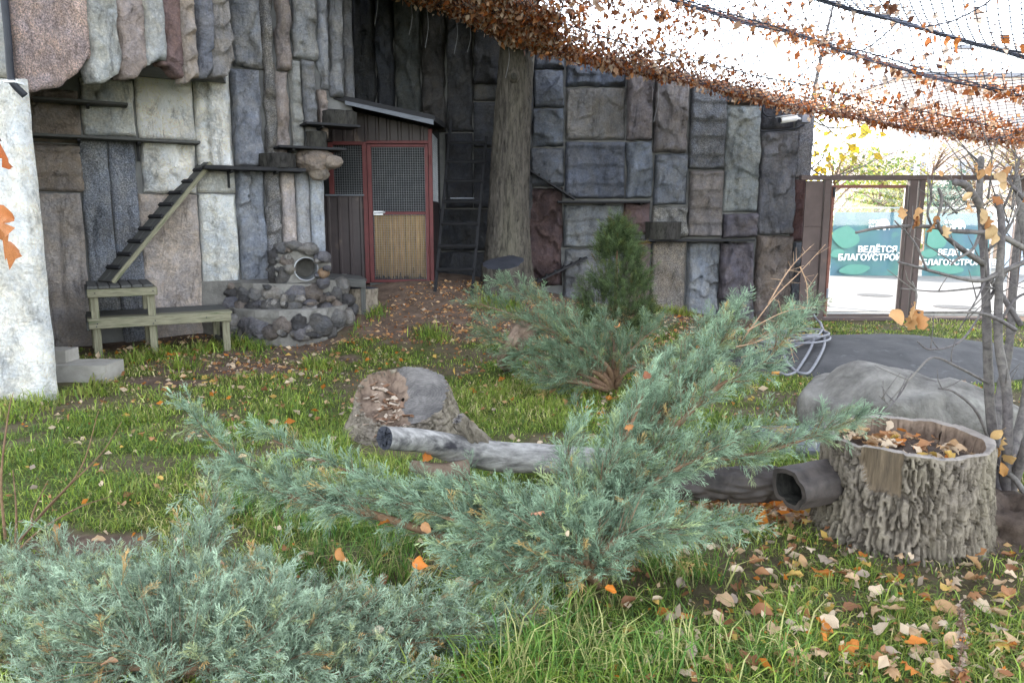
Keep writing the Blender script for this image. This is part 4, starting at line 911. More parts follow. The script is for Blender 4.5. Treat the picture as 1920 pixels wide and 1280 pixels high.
for i in range(90):                                     # loose bark chips in the rot pocket
    a = random.uniform(2.2, 5.2); r = random.uniform(.05, .36); q = cs+np.array([math.cos(a)*r, math.sin(a)*r, 0]); z_, _ = facez(q[None]); q[2] = z_[0]+.012
    L = random.uniform(.02, .06); an = random.uniform(0, 6.28); dv = np.array([math.cos(an), math.sin(an), random.uniform(-.25, .35)]); c_ = random.choice([(168, 150, 132), (140, 112, 92), (120, 88, 66), (186, 170, 152)])
    plank('bark_chip', q-dv*L*.7, q+dv*L*.7, random.uniform(.015, .05), .006, (random.uniform(-.9, .9), random.uniform(-.9, .9), 1), M['chip'] if 'chip' in M else M.setdefault('chip', mat_simple('chip', G(.8), G(1), 20, (1, 8, 8), bstr=.4, objcol=True)), rs_, color=lin(*c_))
# pale log with a branch stub, resting against the stump
M['pale_log'] = mat_simple('debarked_log', lin(92, 90, 88), lin(182, 179, 174), 7, (1, 3, 3), bstr=.8, bscale=14, bdist=.012, dirt=(lin(60, 58, 62), 3.2, .56))
def pt(px, py, Y): return at(px, py, Y)
lg = empty('pale_log', on_ground(900, 880), 'pale barkless log with a sawn end and a branch stub lying by the rotten stump', 'log')
Yl = 4.05
V, F = trunk_mesh('log', [pt(722, 820, Yl-.36), pt(790, 826, Yl-.18), pt(860, 842, Yl-.05), pt(940, 855, Yl), pt(1040, 860, Yl+.02), pt(1180, 866, Yl+.02)], [.062, .066, .08, .082, .075, .07], 4, 'smooth', 40, 60, lambda th, s: .08*np.sin(2*th+6*s))
lm = put('log', V, F, 'pale_log', lg); cap(V[:40], 'cutend', 'sawn_end', lg)
V, F = trunk_mesh('branch_stub', [pt(905, 838, Yl), pt(882, 812, Yl-.04), pt(858, 786, Yl-.08)], [.06, .048, .036], 6, 'linden', 26, 24); put('branch_stub', V, F, 'bark_stump', lg); cap(V[-26:], 'oldcut', 'stub_end', lg)
V, F = trunk_mesh('branch_stub', [pt(880, 880, Yl-.12), pt(825, 884, Yl-.14), pt(770, 872, Yl-.12)], [.06, .05, .03], 7, 'smooth', 24, 24); put('branch_stub', V, F, 'rotwood', lg)
# charred log on the right and hollow log end by the stump
cl = empty('charred_log', on_ground(1330, 940), 'dark charred log lying under the right juniper branch', 'log')
V, F = trunk_mesh('log', [pt(1150, 905, 3.75), pt(1250, 905, 3.72), pt(1360, 908, 3.68), pt(1462, 908, 3.62)], [.07, .08, .085, .08], 14, 'linden', 48, 60, lambda th, s: .1*np.sin(2*th+4*s)); put('log', V, F, 'char', cl); cap(V[-48:], 'char', 'log_end', cl)
hl = empty('hollow_log', on_ground(1500, 950), 'short hollow log with black opening wedged beside the big stump', 'log')
V, F = trunk_mesh('shell', [pt(1478, 915, 3.42), pt(1520, 905, 3.48), pt(1590, 895, 3.55)], [.1, .105, .1], 15, 'smooth', 40, 30, lambda th, s: .12*np.sin(2*th+1)+.05*np.sin(5*th+2+3*s)+.03*np.sin(9*th)); put('shell', V, F, 'char', hl)
inner = V.reshape(30, 40, 3); ctr = inner.mean(1, keepdims=True); Vi = (ctr+(inner-ctr)*.76).reshape(-1, 3)
put('hollow', Vi, F[:, ::-1], 'bark_dark', hl); k = np.arange(40); k2 = (k+1) % 40
put('rim', np.vstack([V[:40], Vi[:40]]), np.stack([k, k2, 40+k2, 40+k], 1), 'char', hl, False); cap(Vi[-40:], 'bark_dark', 'hollow_end', hl)
# pale root piece half hidden behind the back juniper
V, F = trunk_mesh('root_piece', [on_ground(948, 688)+np.array([0, 0, .02]), pt(955, 655, 6.55), pt(975, 628, 6.6), pt(1010, 612, 6.75)], [.08, .075, .09, .07], 21, 'linden', 40, 40, lambda th, s: .2*np.sin(3*th+5*s))
tag(put('root_piece', V, F, 'rotwood', None), 'gnarled pale root chunk half hidden at the left of the far juniper', 'root')

# ------------------------------------------------------------------ boulder, dark rock pad, flagstone
M['boulder'] = mat_simple('smooth_boulder', lin(86, 83, 78), lin(160, 156, 149), 4.2, bstr=1.0, bscale=14, bdist=.06, dirt=(lin(160, 158, 150), 4, .6))
bo = empty('boulder', on_ground(1690, 815), 'big smooth grey boulder behind the hollow stump', 'boulder')
def ridge_rock(name, c, size, seed, parent, mat):
    bm = bmesh.new(); bmesh.ops.create_icosphere(bm, subdivisions=5, radius=1); V = np.array([v.co for v in bm.verts])
    V[:, 2] = V[:, 2]*(1-.28*sst(.0, .9, V[:, 0]))+.34*np.exp(-((V[:, 0]+.22)/.42)**2)*np.clip(V[:, 2], 0, 1)
    V[:, 0] += -.12*V[:, 2]
    ang = np.sign(V)*np.abs(V)**.88; pl = [np.random.default_rng(seed+k).normal(size=3) for k in range(9)]; D = np.min([1.0/np.maximum(V@(q/np.linalg.norm(q)), .55)*(.78+.03*k) for k, q in enumerate(pl)]+[np.full(len(V), 1.06)], axis=0); D = np.clip(D, .93, 1.06); D = D+.05*fbm(V*1.6+seed, seed, 3)+.018*fbm(V*6, seed+3, 4)
    V = ang*D[:, None]*np.array(size); F = np.array([[l.vert.index for l in f.loops] for f in bm.faces]); bm.free()
    return link(name, mesh_np(name, V, F, True), M[mat], parent, c)
bc = at(1672, 800, 5.35); ridge_rock('rock', np.array([bc[0], 5.35, .05]), (.62, .5, .37), 3, bo, 'boulder')
bc = at(1810, 820, 5.15); ridge_rock('rock', np.array([bc[0], 5.3, .06]), (.5, .4, .26), 8, bo, 'boulder')
M['pad'] = mat_simple('dark_pad', lin(60, 60, 61), lin(88, 87, 87), 3, bstr=.5, bscale=60, bdist=.006, dirt=(lin(104, 104, 106), 9, .6))
n, m_ = 72, 16; V = []; F = []
for i in range(m_+1):
    f = i/m_
    for k in range(n):
        q = 2*math.pi*k/n; rx = 1.9*f*(1+.08*math.sin(3*q+1)); ry = 1.22*f*(1+.1*math.sin(2*q))
        x, y = 4.1+rx*math.cos(q), 8.0+ry*math.sin(q); V.append((x, y, max(gz1(x, y)-.05, 0)+.02+.24*(1-f**2.2)**1.0-.08*(f > .99)))
for i in range(m_):
    for k in range(n): F.append((i*n+k, i*n+(k+1) % n, (i+1)*n+(k+1) % n, (i+1)*n+k))
V = np.array(V); V[:, 2] += .02*fbm(V*2, 6, 3); c = np.array([4.1, 8.0, 0]); tag(link('dark_mound', mesh_np('dark_mound', V-c, F, True), M['pad'], None, c), 'low dark grey asphalt hump with a hose lying on it behind the boulder', 'mound')
def padz(x, y):
    f = min(1, math.hypot((x-4.1)/1.9, (y-8.0)/1.22)); return max(gz1(x, y)-.05, 0)+.03+.24*(1-f**2.2)
fl = empty('flagstone', on_ground(1500, 850), 'dark flat flagstone half hidden between juniper tip and boulder', 'flagstone')
p = on_ground(1495, 850); rough_box('slab', (p[0]-.2, p[1]-.1, -.05), (p[0]+.42, p[1]+.5, .05), mat_simple('slate', lin(86, 88, 94), lin(112, 114, 120), 4, bstr=.4), fl, .012)
for dx in (0.10, .17):
    mb = MB(); q = at(1470, 866, 4.0); q = np.array([p[0]+dx, p[1]-.02, .05]); mb.tube([q, q+UP*.03, q+UP*.032, q+UP*.055], [.016, .016, .011, .011], 10); tag(mb.build('pipe_fitting', M['steel'], None), 'small grey pipe fitting standing on the flagstone, '+('left' if dx < .15 else 'right')+' of the two', 'fitting')
# ------------------------------------------------------------------ hose on the pad
hs_ = empty('garden_hose', on_ground(1500, 650), 'grey garden hose coiled on the dark hump below the gate', 'hose')
c0 = gnd(1500, 648, .2); mb = MB(); P = []
for k in range(150):
    q = k/150*2*math.pi*5; r = .27+.07*math.sin(k*.13)+.03*math.sin(k*.71); x, y = c0[0]+r*1.15*math.cos(q), c0[1]+.25+.28*r/.27*math.sin(q)+.03*math.sin(k*.3)
    P.append((x, y, padz(x, y)+.02+.02*(k//30)))
P = [np.array(p) for p in P]
mb.tube(spline(P, 420), .012, 6)
mb.build('coil', M['hose'], hs_, True)
loop = [gnd(1545, 640, .2), gnd(1543, 660, .18), gnd(1515, 680, .16), gnd(1480, 672, .16), gnd(1468, 655, .18), gnd(1478, 640, .2)]
loop2 = [gnd(1530, 632, .2), gnd(1522, 655, .18), gnd(1505, 672, .16), gnd(1480, 682, .16), gnd(1462, 681, .15)]
for L in (loop, loop2):
    mb = MB(); Q2 = spline(L, 40); Q2 = [np.array([q[0], q[1], padz(q[0], q[1])+.025]) for q in Q2]; mb.tube(Q2, .014, 7); mb.build('loop', M['hose'], hs_, True)
mb = MB(); q = Q2[-1]; mb.tube([q, q+np.array([-.07, -.01, .0])], [.02, .016], 8); mb.build('nozzle', mat_simple('orange_plastic', lin(196, 130, 60), lin(214, 150, 80), 8, bstr=0), hs_)
mb = MB(); a = gnd(1545, 638, .2); a[2] = padz(a[0], a[1])+.02; mb.tube(spline([a, a+np.array([-.03, .05, .12]), at(1532, 600, 10.6), at(1526, 590, 10.9)], 20), .016, 7); mb.build('feed', M['hose'], hs_, True)

# ------------------------------------------------------------------ gate and frame
gx = lambda px, y=470: GT.hp(px, y)[0]
gzz = lambda y: GT.hp(1620, y)[2]
gt = empty('gate', (gx(1620), 11.4, 0), 'brown metal frame gate with glazed leaves at the right end of the back wall', 'gate')
zt_ = gzz(338)
def gbar(name, x0, x1, z0, z1, y=11.4, t=.07, mat='gate_metal', par=gt):
    mb = MB(); mb.box((x0, y-t/2, z0), (x1, y+t/2, z1)); o = mb.build(name, M[mat], par); bv = o.modifiers.new('bevel', 'BEVEL'); bv.width = .005; bv.segments = 2; return o
for a, b_ in ((1537, 1549), (1694, 1708), (1712, 1722), (1898, 1912)): gbar('post', gx(a), gx(b_), -.1, zt_-.002, t=.1)
gbar('top_beam', gx(1500, 338), gx(2050, 338), zt_, zt_+.07, t=.11)
gbar('bottom_rail', gx(1549.5), gx(1693.5), .0, .05, t=.06)
gbar('bottom_rail', gx(1722.5), gx(1897.5), .0, .05, t=.06)
sp = gbar('side_panel', gx(1503), gx(1536), -.1, zt_-.01, t=.03)
for y in (425, 470): gbar('panel_seam', gx(1504), gx(1535.5), gzz(y), gzz(y)+.012, y=11.38, t=.012, par=sp)
lf = gbar('gate_leaf', gx(1552), gx(1557), .06, zt_-.07, t=.045, mat='rust_metal')
gbar('leaf_stile', gx(1688), gx(1692.5), .06, zt_-.07, t=.045, par=lf); gbar('leaf_rail', gx(1557.2), gx(1687.8), zt_-.115, zt_-.07, t=.045, par=lf, mat='rust_metal'); gbar('leaf_rail', gx(1557.2), gx(1687.8), .06, .1, t=.045, par=lf)
mg, nt, bs, out = new_mat('pane'); tr_ = N(nt, 'BsdfTransparent'); gl = N(nt, 'BsdfGlossy'); gl.inputs['Roughness'].default_value = .02; fr_ = N(nt, 'Fresnel'); fr_.inputs['IOR'].default_value = 1.45; mx = N(nt, 'MixShader')
nt.links.new(fr_.outputs[0], mx.inputs[0]); nt.links.new(tr_.outputs[0], mx.inputs[1]); nt.links.new(gl.outputs[0], mx.inputs[2]); nt.links.new(mx.outputs[0], out.inputs['Surface']); M['pane'] = mg
for x0, x1, par in ((1557.5, 1687.5, lf), (1723, 1897, gt)):
    mb = MB(); mb.box((gx(x0), 11.398, .1), (gx(x1), 11.404, zt_-.118)); mb.build('pane', M['pane'], par)
mb = MB(); mb.tube([(gx(1553), 11.33, zt_-.25), (gx(1553), 11.33, zt_-.1)], .018, 8); mb.build('hinge', M['black_plastic'], lf)
mb = MB(); mb.tube([(gx(1553), 11.33, .35), (gx(1553), 11.33, .5)], .018, 8); mb.build('hinge', M['grey_plastic'], lf)

# ------------------------------------------------------------------ camera, boxes and cable on the back wall
cv = empty('security_camera', BW.hp(1490, 228, .1), 'white security camera pointing left, high at the right end of the back wall', 'camera')
p, q = BW.hp(1463, 226, .28), BW.hp(1494, 221, .2)
mb = MB(); ax = (q-p)/np.linalg.norm(q-p); mb.tube([p, p+ax*.02, q-ax*.02, q], [.042, .048, .048, .036], 16); mb.build('housing', M['white_plastic'], cv, False)
mb = MB(); mb.tube([p-ax*.012, p+ax*.003], .038, 16); mb.build('lens', M['black_plastic'], cv)
plank('sun_shield', p-ax*.05+UP*.06, q+UP*.055, .11, .008, UP, M['white_plastic'], cv)
mb = MB(); mb.tube([q, BW.hp(1500, 223, .12), BW.hp(1501, 226, .05)], [.018, .018, .025], 8); mb.build('arm', M['white_plastic'], cv)
def wbox(name, x0, y0, x1, y1, off, t, mat, label, cat):
    a = BW.hp(x0, y1, off); b_ = BW.hp(x1, y0, off); mb = MB(); mb.box((a[0], a[1]-t, a[2]), (b_[0], a[1], b_[2])); o = mb.build(name, M[mat], None); bv = o.modifiers.new('b', 'BEVEL'); bv.width = .008; bv.segments = 2; return tag(o, label, cat)
wbox('junction_box', 1500, 216, 1514, 231, .07, .08, 'grey_plastic', 'grey square junction box just right of the security camera', 'junction box')
wbox('junction_box', 1448, 186, 1463, 200, .07, .08, 'cream_plastic', 'cream junction box above the security camera', 'junction box')
cb = empty('cable_run', BW.hp(1450, 230, .06), 'black cable conduit running round the dark stone below the security camera', 'cable')
mb = MB(); mb.tube([BW.hp(1424, 175, .13), BW.hp(1424, 241, .13)], .014, 6); mb.build('conduit', M['black_plastic'], cb)
mb = MB(); mb.tube(spline([BW.hp(1424, 241, .13), BW.hp(1428, 246, .13), BW.hp(1450, 245, .13), BW.hp(1490, 241, .13), BW.hp(1508, 234, .13)], 24), .014, 6); mb.build('conduit', M['black_plastic'], cb)
mb = MB(); cq = BW.hp(1442, 206, .12)
mb.tube([cq+np.array([.1*math.cos(k*.35)*(1+.05*math.sin(k)), -.004*k/5, .1*math.sin(k*.35)]) for k in range(60)], .009, 5); mb.build('cable_coil', M['black_plastic'], cb)
# black pipe on the pillar
bp = empty('drain_pipe', (-4.2, 6.1, 2.4), 'black pipe running down the top of the pale pillar', 'pipe')
mb = MB(); mb.tube(spline([at(2, -60, 6.0), at(14, 60, 6.0), at(20, 140, 6.0), at(26, 158, 6.0), at(47, 180, 6.05)], 26), .027, 10); mb.build('pipe', M['black_plastic'], bp, True)
mb = MB(); c = at(22, 154, 6.0); mb.box(tuple(c-np.array([.04, .035, .008])), tuple(c+np.array([.04, .09, .008]))); mb.build('clip', M['white_plastic'], bp)

# ------------------------------------------------------------------ construction banners and what lies beyond the gate
YB = 21.0
FN = empty('site_fence', at(1700, 515, YB), 'metal construction fence carrying the teal banners across the road', 'fence')
for px_ in (1520, 1552, 1716, 1862, 2020):
    q = at(px_, 450, YB+.05); mb = MB(); mb.tube([(q[0], YB+.05, 0), (q[0], YB+.05, 1.95)], .03, 8); mb.build('post', M['steel'], FN)
for z in (.2, 1.88):
    a = at(1480, 450, YB+.05)[0]; b_ = at(2100, 450, YB+.05)[0]; mb = MB(); mb.tube([(a, YB+.05, z), (b_, YB+.05, z)], .02, 6); mb.build('rail', M['steel'], FN)
def banner(x0, x1, y0, y1, ytext1, ytext2, xt1, xt2, xlogo, label, Yb, sc):
    a = at(x0, y1, Yb); b_ = at(x1, y0, Yb); cx = (a[0]+b_[0])/2; W = b_[0]-a[0]; z0, z1 = a[2], at(x0, y0, Yb)[2]
    nx, nz = 50, 24; U, Wv = np.meshgrid(np.linspace(0, 1, nx+1), np.linspace(0, 1, nz+1)); u, v_ = U.ravel(), Wv.ravel()
    dy = .025*np.sin(u*19+v_*3)*(.3+np.abs(v_-.5))+.02*fbm(np.stack([u*6, v_*3, u*0+x0], 1), 3, 3)
    V = np.stack([(u-.5)*W, dy, z0+(z1-z0)*v_], 1); idx = np.arange((nx+1)*(nz+1)).reshape(nz+1, nx+1)
    F = np.stack([idx[:-1, :-1].ravel(), idx[:-1, 1:].ravel(), idx[1:, 1:].ravel(), idx[1:, :-1].ravel()], 1)
    V = np.vstack([V, V+[0, .004, 0]]); n = (nx+1)*(nz+1); F = np.vstack([F, F[:, ::-1]+n])
    root = empty('banner', (cx, Yb, z0), label, 'banner')
    m, nt, bs, out = new_mat('banner_print'); v = coords(nt, rnd=False)
    c = ramp(nt, noise(nt, v, .55, 3, .5, .4), [(.36, lin(86, 138, 130)), (.5, lin(76, 122, 132)), (.64, lin(82, 114, 138))])
    c = mixc(nt, ramp(nt, noise(nt, v, 1.1, 2, .4), [(.58, (0, 0, 0, 1)), (.61, (.5, .5, .5, 1))]), c, lin(96, 150, 134)); nt.links.new(c, bs.inputs['Base Color']); bs.inputs['Roughness'].default_value = .6; leaf_mix(nt, bs, out, c, .15)
    link('sheet', mesh_np('sheet', V, F, True), m, root, (cx, Yb, 0))
    white = M.setdefault('white_print', mat_simple('white_print', lin(236, 238, 240), lin(244, 244, 244), 5, bstr=0))
    def text(s, px, py, size):
        cu = bpy.data.curves.new('text', 'FONT'); cu.body = s; cu.size = size
        t = bpy.data.objects.new('lettering', cu); COL.objects.link(t); dg = bpy.context.evaluated_depsgraph_get(); dg.update()
        me0 = bpy.data.meshes.new_from_object(t.evaluated_get(dg)); bpy.data.objects.remove(t)
        q = at(px, py, Yb-.06); V = np.array([v.co for v in me0.vertices]); F = [tuple(p.vertices) for p in me0.polygons]; mb = MB()
        for i, (ox, oz) in enumerate(((0, 0), (.07, 0), (.035, .04), (.1, .02), (.035, -.03))):    # strokes thickened to a bold face
            mb.add(np.stack([V[:, 0]*1.0+ox*size, np.full(len(V), -.002*i), V[:, 1]+oz*size], 1)+q, F)
        mb.build('lettering', white, root)
    text('ВЕДЁТСЯ', xt1, ytext1, .235*sc); text('БЛАГОУСТРОЙСТВО', xt2, ytext2, .235*sc)
    text('ЗОО', xlogo, 419, .125*sc); text('ПАРК', xlogo, 428.5, .115*sc)
    q = at(xlogo+27, 422, Yb-.06); mb = MB()          # rounded animal emblem beside the logo words
    pts = [(-.16, -.12), (-.17, .02), (-.12, .12), (-.02, .16), (.1, .14), (.17, .05), (.2, -.05), (.17, -.13), (.14, -.03), (.1, -.06), (.08, -.13), (.02, -.13), (.0, -.05), (-.06, -.05), (-.08, -.13)]
    mb.prism([(q[0]+x*sc*1.1, q[1], q[2]+z*sc*1.1) for x, z in pts][::-1], (0, -.003, 0)); mb.build('emblem', white, root)
    M.setdefault('mint_print', mat_simple('mint_print', lin(92, 146, 132), lin(98, 152, 138), 5, bstr=0))
    for px_, py_, rx, rz in ((x0+30, 445, .34, .30), (x0+14, 475, .2, .12), (x0+46, 505, .42, .14)):   # soft blot shapes of the print
        q = at(px_, py_, Yb-.048); mb = MB(); mb.prism([(q[0]+rx*math.cos(k*.2618)*(1+.2*math.sin(2*k*.2618+px_)), q[1], max(z0+.01, q[2]+rz*math.sin(k*.2618))) for k in range(24)][::-1], (0, -.002, 0)); mb.build('print_shape', M['mint_print'], root)
banner(1556, 1722, 398, 517, 473, 488, 1607, 1570, 1628, 'teal banner with white lettering seen through the left gate leaf', YB-.1, 1.0)
banner(1728, 1861, 400, 522, 478, 497, 1757, 1728, 1770, 'teal banner with white lettering seen through the right pane behind the bare shrub', YB-.22, .92)
# pale hoarding further right
mb = MB(); a = at(1864, 520, YB); b_ = at(2100, 408, YB); mb.box((a[0], YB-.12, .05), (b_[0], YB-.08, b_[2])); tag(mb.build('hoarding', mat_simple('pale_hoarding', lin(176, 190, 204), lin(196, 206, 216), 1, bstr=0), None), 'pale blue hoarding sheet to the right of the teal banners', 'hoarding')
# houses far behind
def house(name, x0, x1, Y0, H, wallc, label, rows, cols, win=(1.1, 1.5)):
    r = empty(name, ((x0+x1)/2, Y0, 0), label, 'building'); mb = MB(); mb.box((x0, Y0, -.2), (x1, Y0+9, H)); mb.build('wall', mat_simple(name+'_render', lin(*wallc), lin(*[min(255, c+14) for c in wallc]), .5, bstr=.2), r)
    mb = MB(); mb.prism([(x0-.3, Y0-.35, H), (x1+.3, Y0-.35, H), (x1+.3, Y0-.35, H+.25), (x0-.3, Y0-.35, H+.25)], (0, 9.6, 0)); mb.build('roof', M['grey_plastic'], r)
    wm = M.setdefault('house_glass', mat_simple('house_glass', lin(150, 154, 160), lin(176, 180, 186), 2, rough=.3, bstr=0)); wf = M['white_plastic']
    for i in range(rows):
        for k in range(cols):
            cx = x0+(x1-x0)*(k+.5)/cols; z = 1.0+i*3.0; mb = MB(); mb.box((cx-win[0]/2-.08, Y0-.05, z-.08), (cx+win[0]/2+.08, Y0-.002, z+win[1]+.08)); f = mb.build('window', wf, r)
            for sgn in (-1, 1):
                mb = MB(); mb.box((cx+sgn*win[0]/4-win[0]/4+.03, Y0-.07, z), (cx+sgn*win[0]/4+win[0]/4-.03, Y0-.052, z+win[1])); mb.build('pane', wm, f)
house('far_house', 26, 42, 52, 11, (232, 216, 206), 'pinkish rendered building far behind the gate trees', 3, 5)
house('far_house', 44, 72, 56, 13, (206, 202, 202), 'pale grey building behind the bare shrub at the right edge', 4, 8)
house('far_house', 6, 22, 58, 10, (204, 190, 178), 'pale beige building glimpsed between the yellow leaves by the wall end', 3, 5)
lp = at(1712, 400, 26.); mb = MB(); mb.tube([(lp[0], 26, 0), (lp[0], 26, 2.5), (lp[0], 26, 7)], [.1, .085, .05], 12); lamp = empty('lamp_post', (lp[0], 26, 0), 'white lamp post beyond the gate between trees and buildings', 'lamp post'); mb.build('pole', M['white_plastic'], lamp, True)
mb = MB(); mb.tube([(lp[0], 26, 6.95), (lp[0]+.4, 25.9, 7.15), (lp[0]+.9, 25.8, 7.2)], .035, 8); mb.build('arm', M['white_plastic'], lamp); mb = MB(); mb.box((lp[0]+.8, 25.72, 7.12), (lp[0]+1.35, 25.92, 7.22)); mb.build('lamp_head', M['grey_plastic'], lamp)

# trees beyond the gate: trunk, limbs and many small leaves
def leaf_cloud(C, dirs, size, cols, aspect=.62):
    """C (n,3) centres -> quads; returns V,F,col"""
    n = len(C); a = rng.normal(size=(n, 3)) if dirs is None else dirs; a /= np.linalg.norm(a, axis=1)[:, None]
    b = rng.normal(size=(n, 3)); b -= a*(a*b).sum(1)[:, None]; b /= np.linalg.norm(b, axis=1)[:, None]
    nn = np.cross(a, b); s = size*(.4+1.5*rng.random(n)**2); L = a*s[:, None]; Wd = b*(s*aspect*.5)[:, None]; cu = nn*(s*.18*rng.normal(size=n))[:, None]
    V = np.stack([C, C+L*.45+Wd+cu, C+L, C+L*.45-Wd+cu], 1).reshape(-1, 3); k = np.arange(n)*4
    F = np.stack([np.concatenate([k, k]), np.concatenate([k+1, k+2]), np.concatenate([k+2, k+3])], 1)
    cc = np.asarray(cols)[rng.integers(0, len(cols), n)]*(.75+.5*rng.random((n, 1))); return V, F, np.repeat(cc, 4, 0)
L3 = lambda *c: lin(*c)[:3]
def tree_bg(name, base, H, spread, nlimb, nleaf, size, cols, label, cat='tree', leafy=1.0, low=.25, barkm='bark_brown', seed=1):
    rs = np.random.default_rng(seed); base = np.array(base, float); root = empty(name, base, label, cat); mb = MB(); tips = []
    top = base+np.array([rs.normal()*.1*spread, rs.normal()*.1, H*.8]); mb.tube(spline([base-UP*.05, base+(top-base)*.5+np.array([rs.normal()*.1, 0, 0]), top], 10), list(np.linspace(.05*H**.6, .012, 10)), 7); mb.build('trunk', M[barkm], root, True)
    mb = MB()
    for k in range(nlimb):
        s = rs.uniform(low, .95); p0 = base+(top-base)*s; an = rs.uniform(0, 6.28); L = spread*rs.uniform(.55, 1.05)*(1.15-s*.6)
        q = p0+np.array([math.cos(an)*L, math.sin(an)*L, L*rs.uniform(.25, .9)]); md_ = (p0+q)/2+UP*L*.12; C = spline([p0, md_, q], 7); mb.tube(C, list(np.linspace(.02*H**.5, .005, 7)), 5); tips.append(C[2:])
        for j in range(4):
            a = C[rs.integers(2, 7)]; e = a+rs.normal(size=3)*L*.28+UP*L*.1; mb.tube([a, e], [.008, .003], 4); tips.append(np.array([a+(e-a)*t for t in (.3, .6, 1)]))
    mb.build('limbs', M[barkm], root, True)
    T = np.vstack(tips); C = T[rs.integers(0, len(T), nleaf)]+rs.normal(size=(nleaf, 3))*spread*.13*leafy
    V, F, cc = leaf_cloud(C, None, size, cols); c0 = base; link('crown', mesh_np('crown', V-c0, F, False, cc), M['foliage'], root, c0)
GY = [L3(150, 152, 70), L3(120, 136, 62), L3(176, 170, 84), L3(96, 116, 56)]
YL = [L3(186, 160, 44), L3(176, 148, 36), L3(196, 176, 70), L3(158, 146, 50)]
p = at(1625, 400, 24); tree_bg('garden_tree', (p[0], 24, 0), 3.6, 1.6, 22, 2600, .10, GY, 'yellow-green leafy tree behind the left teal banner', seed=3)
p = at(1690, 400, 25.5); tree_bg('garden_tree', (p[0], 25.5, 0), 3.2, 1.2, 18, 1500, .10, GY, 'smaller yellow-green tree just left of the white lamp post', seed=5)
p = at(1570, 400, 27); tree_bg('garden_tree', (p[0], 27, 0), 4.6, 1.9, 20, 1500, .10, GY, 'taller thin-leaved tree behind the end of the back wall', seed=8)
p = at(1775, 400, 27); tree_bg('spruce_tree', (p[0], 27, 0), 3.4, .9, 26, 2600, .12, [L3(86, 110, 96), L3(104, 126, 110)], 'bluish spruce-like tree behind the right gate pane', seed=9)
p = at(1890, 470, 23); tree_bg('evergreen_bush', (p[0], 22.6, 0), 1.3, .7, 20, 2200, .09, [L3(52, 92, 58), L3(70, 110, 70)], 'dark green bush by the hoarding at the right edge', 'bush', low=.02, seed=11)
for px_, Yq, sd_, wh in ((1745, 31, 21, 'right of the lamp post'), (1830, 33, 22, 'above the right teal banner'), (1890, 29, 23, 'above the pale hoarding')):
    p = at(px_, 400, Yq); tree_bg('garden_tree', (p[0], Yq, 0), 5.2, 2.2, 26, 700, .11, [L3(170, 150, 120), L3(150, 140, 96), L3(190, 176, 120)], 'nearly bare pale brown tree '+wh, seed=sd_)
p = at(1960, 400, 30); tree_bg('garden_tree', (p[0], 30, 0), 6.0, 2.4, 24, 1600, .12, [L3(150, 120, 96), L3(170, 136, 100)], 'brownish thin tree at the far right behind the hoarding', seed=12)
# yellow-leaved branch hanging from a young tree just outside the wall end
p = at(1505, 420, 13.6); ylt = empty('yellow_tree', (p[0], 13.7, 0), 'young tree with bright yellow leaves just outside the wall end', 'tree')
mb = MB(); mb.tube(spline([(p[0], 13.7, -.05), (p[0]-.05, 13.7, 1.8), (p[0]+.1, 13.65, 3.9), (p[0]+.3, 13.6, 5.2)], 14), list(np.linspace(.07, .02, 14)), 8); mb.build('trunk', M['bark_twig'], ylt, True)
mb = MB(); tw = []
for a, b_, c_ in (((1500, 210), (1560, 240), (1650, 225)), ((1500, 300), (1560, 330), (1690, 280)), ((1500, 190), (1540, 230), (1600, 280)), ((1500, 330), (1540, 300), (1545, 270)), ((1490, 220), (1520, 260), (1535, 310)), ((1500, 180), (1570, 200), (1640, 250))):
    C = spline([at(*a, 13.6), at(*b_, 13.3), at(*c_, 13.2)], 16); mb.tube(C, list(np.linspace(.02, .005, 16)), 5); tw.append((C, a))
mb.build('limbs', M['bark_twig'], ylt, True)
C = np.vstack([t[0][4:] for t in tw[:1]+tw[2:]]); C = C[rng.integers(0, len(C), 190)]+rng.normal(size=(190, 3))*np.array([.14, .12, .16]); C[:, 2] -= .05
V, F, cc = leaf_cloud(C, None, .11, YL, .8); c0 = np.array([p[0], 13.7, 0]); link('crown', mesh_np('crown', V-c0, F, False, cc), M['foliage'], ylt, c0)

# ------------------------------------------------------------------ the net roof
EDGE = [(560, -90), (660, -45), (770, 0), (860, 34), (950, 72), (1060, 106), (1170, 135), (1290, 158), (1400, 182), (1520, 206), (1700, 238), (1920, 272), (2150, 306), (2500, 352)]
EY = [10.75]*5+[10.8, 10.85, 10.95, 11.05, 11.2, 11.3, 11.3, 11.3, 11.3]
EP = np.array([at(x, y, q) for (x, y), q in zip(EDGE, EY)])
def net_pt(X, t):
    """X metres, t = distance in front of the edge"""
    ze = np.interp(X, EP[:, 0], EP[:, 2]); ye = np.interp(X, EP[:, 0], EP[:, 1])
    Yq = ye-t
    zp = 1.5+2.98-.23*X+.06*np.clip(X-7, 0, 9)
    bl = sst(.0, 1.5, t)
    sag = 0
    cab = np.array([0, 1.65, 2.95, 4.5, 6.3, 8.2, 10.2, 12.5])
    k = np.clip(np.searchsorted(cab, t, side='right')-1, 0, len(cab)-2); f = (t-cab[k])/(cab[k+1]-cab[k])
    sag = -.16*4*f*(1-f)*np.where(k == 0, .5, 1)
    P = np.stack([X*1.2, t*1.2, X*0], 1) if np.ndim(X) else np.array([[X*1.2, t*1.2, 0]])
    zz = ze*(1-bl)+zp*bl+sag+.05*fbm(P, 77, 3)
    return np.stack([X, Yq, zz], 1)
net = empty('aviary_net', (2, 6, 0), 'cord net roof sagging over the enclosure, strewn with orange leaves', 'net')
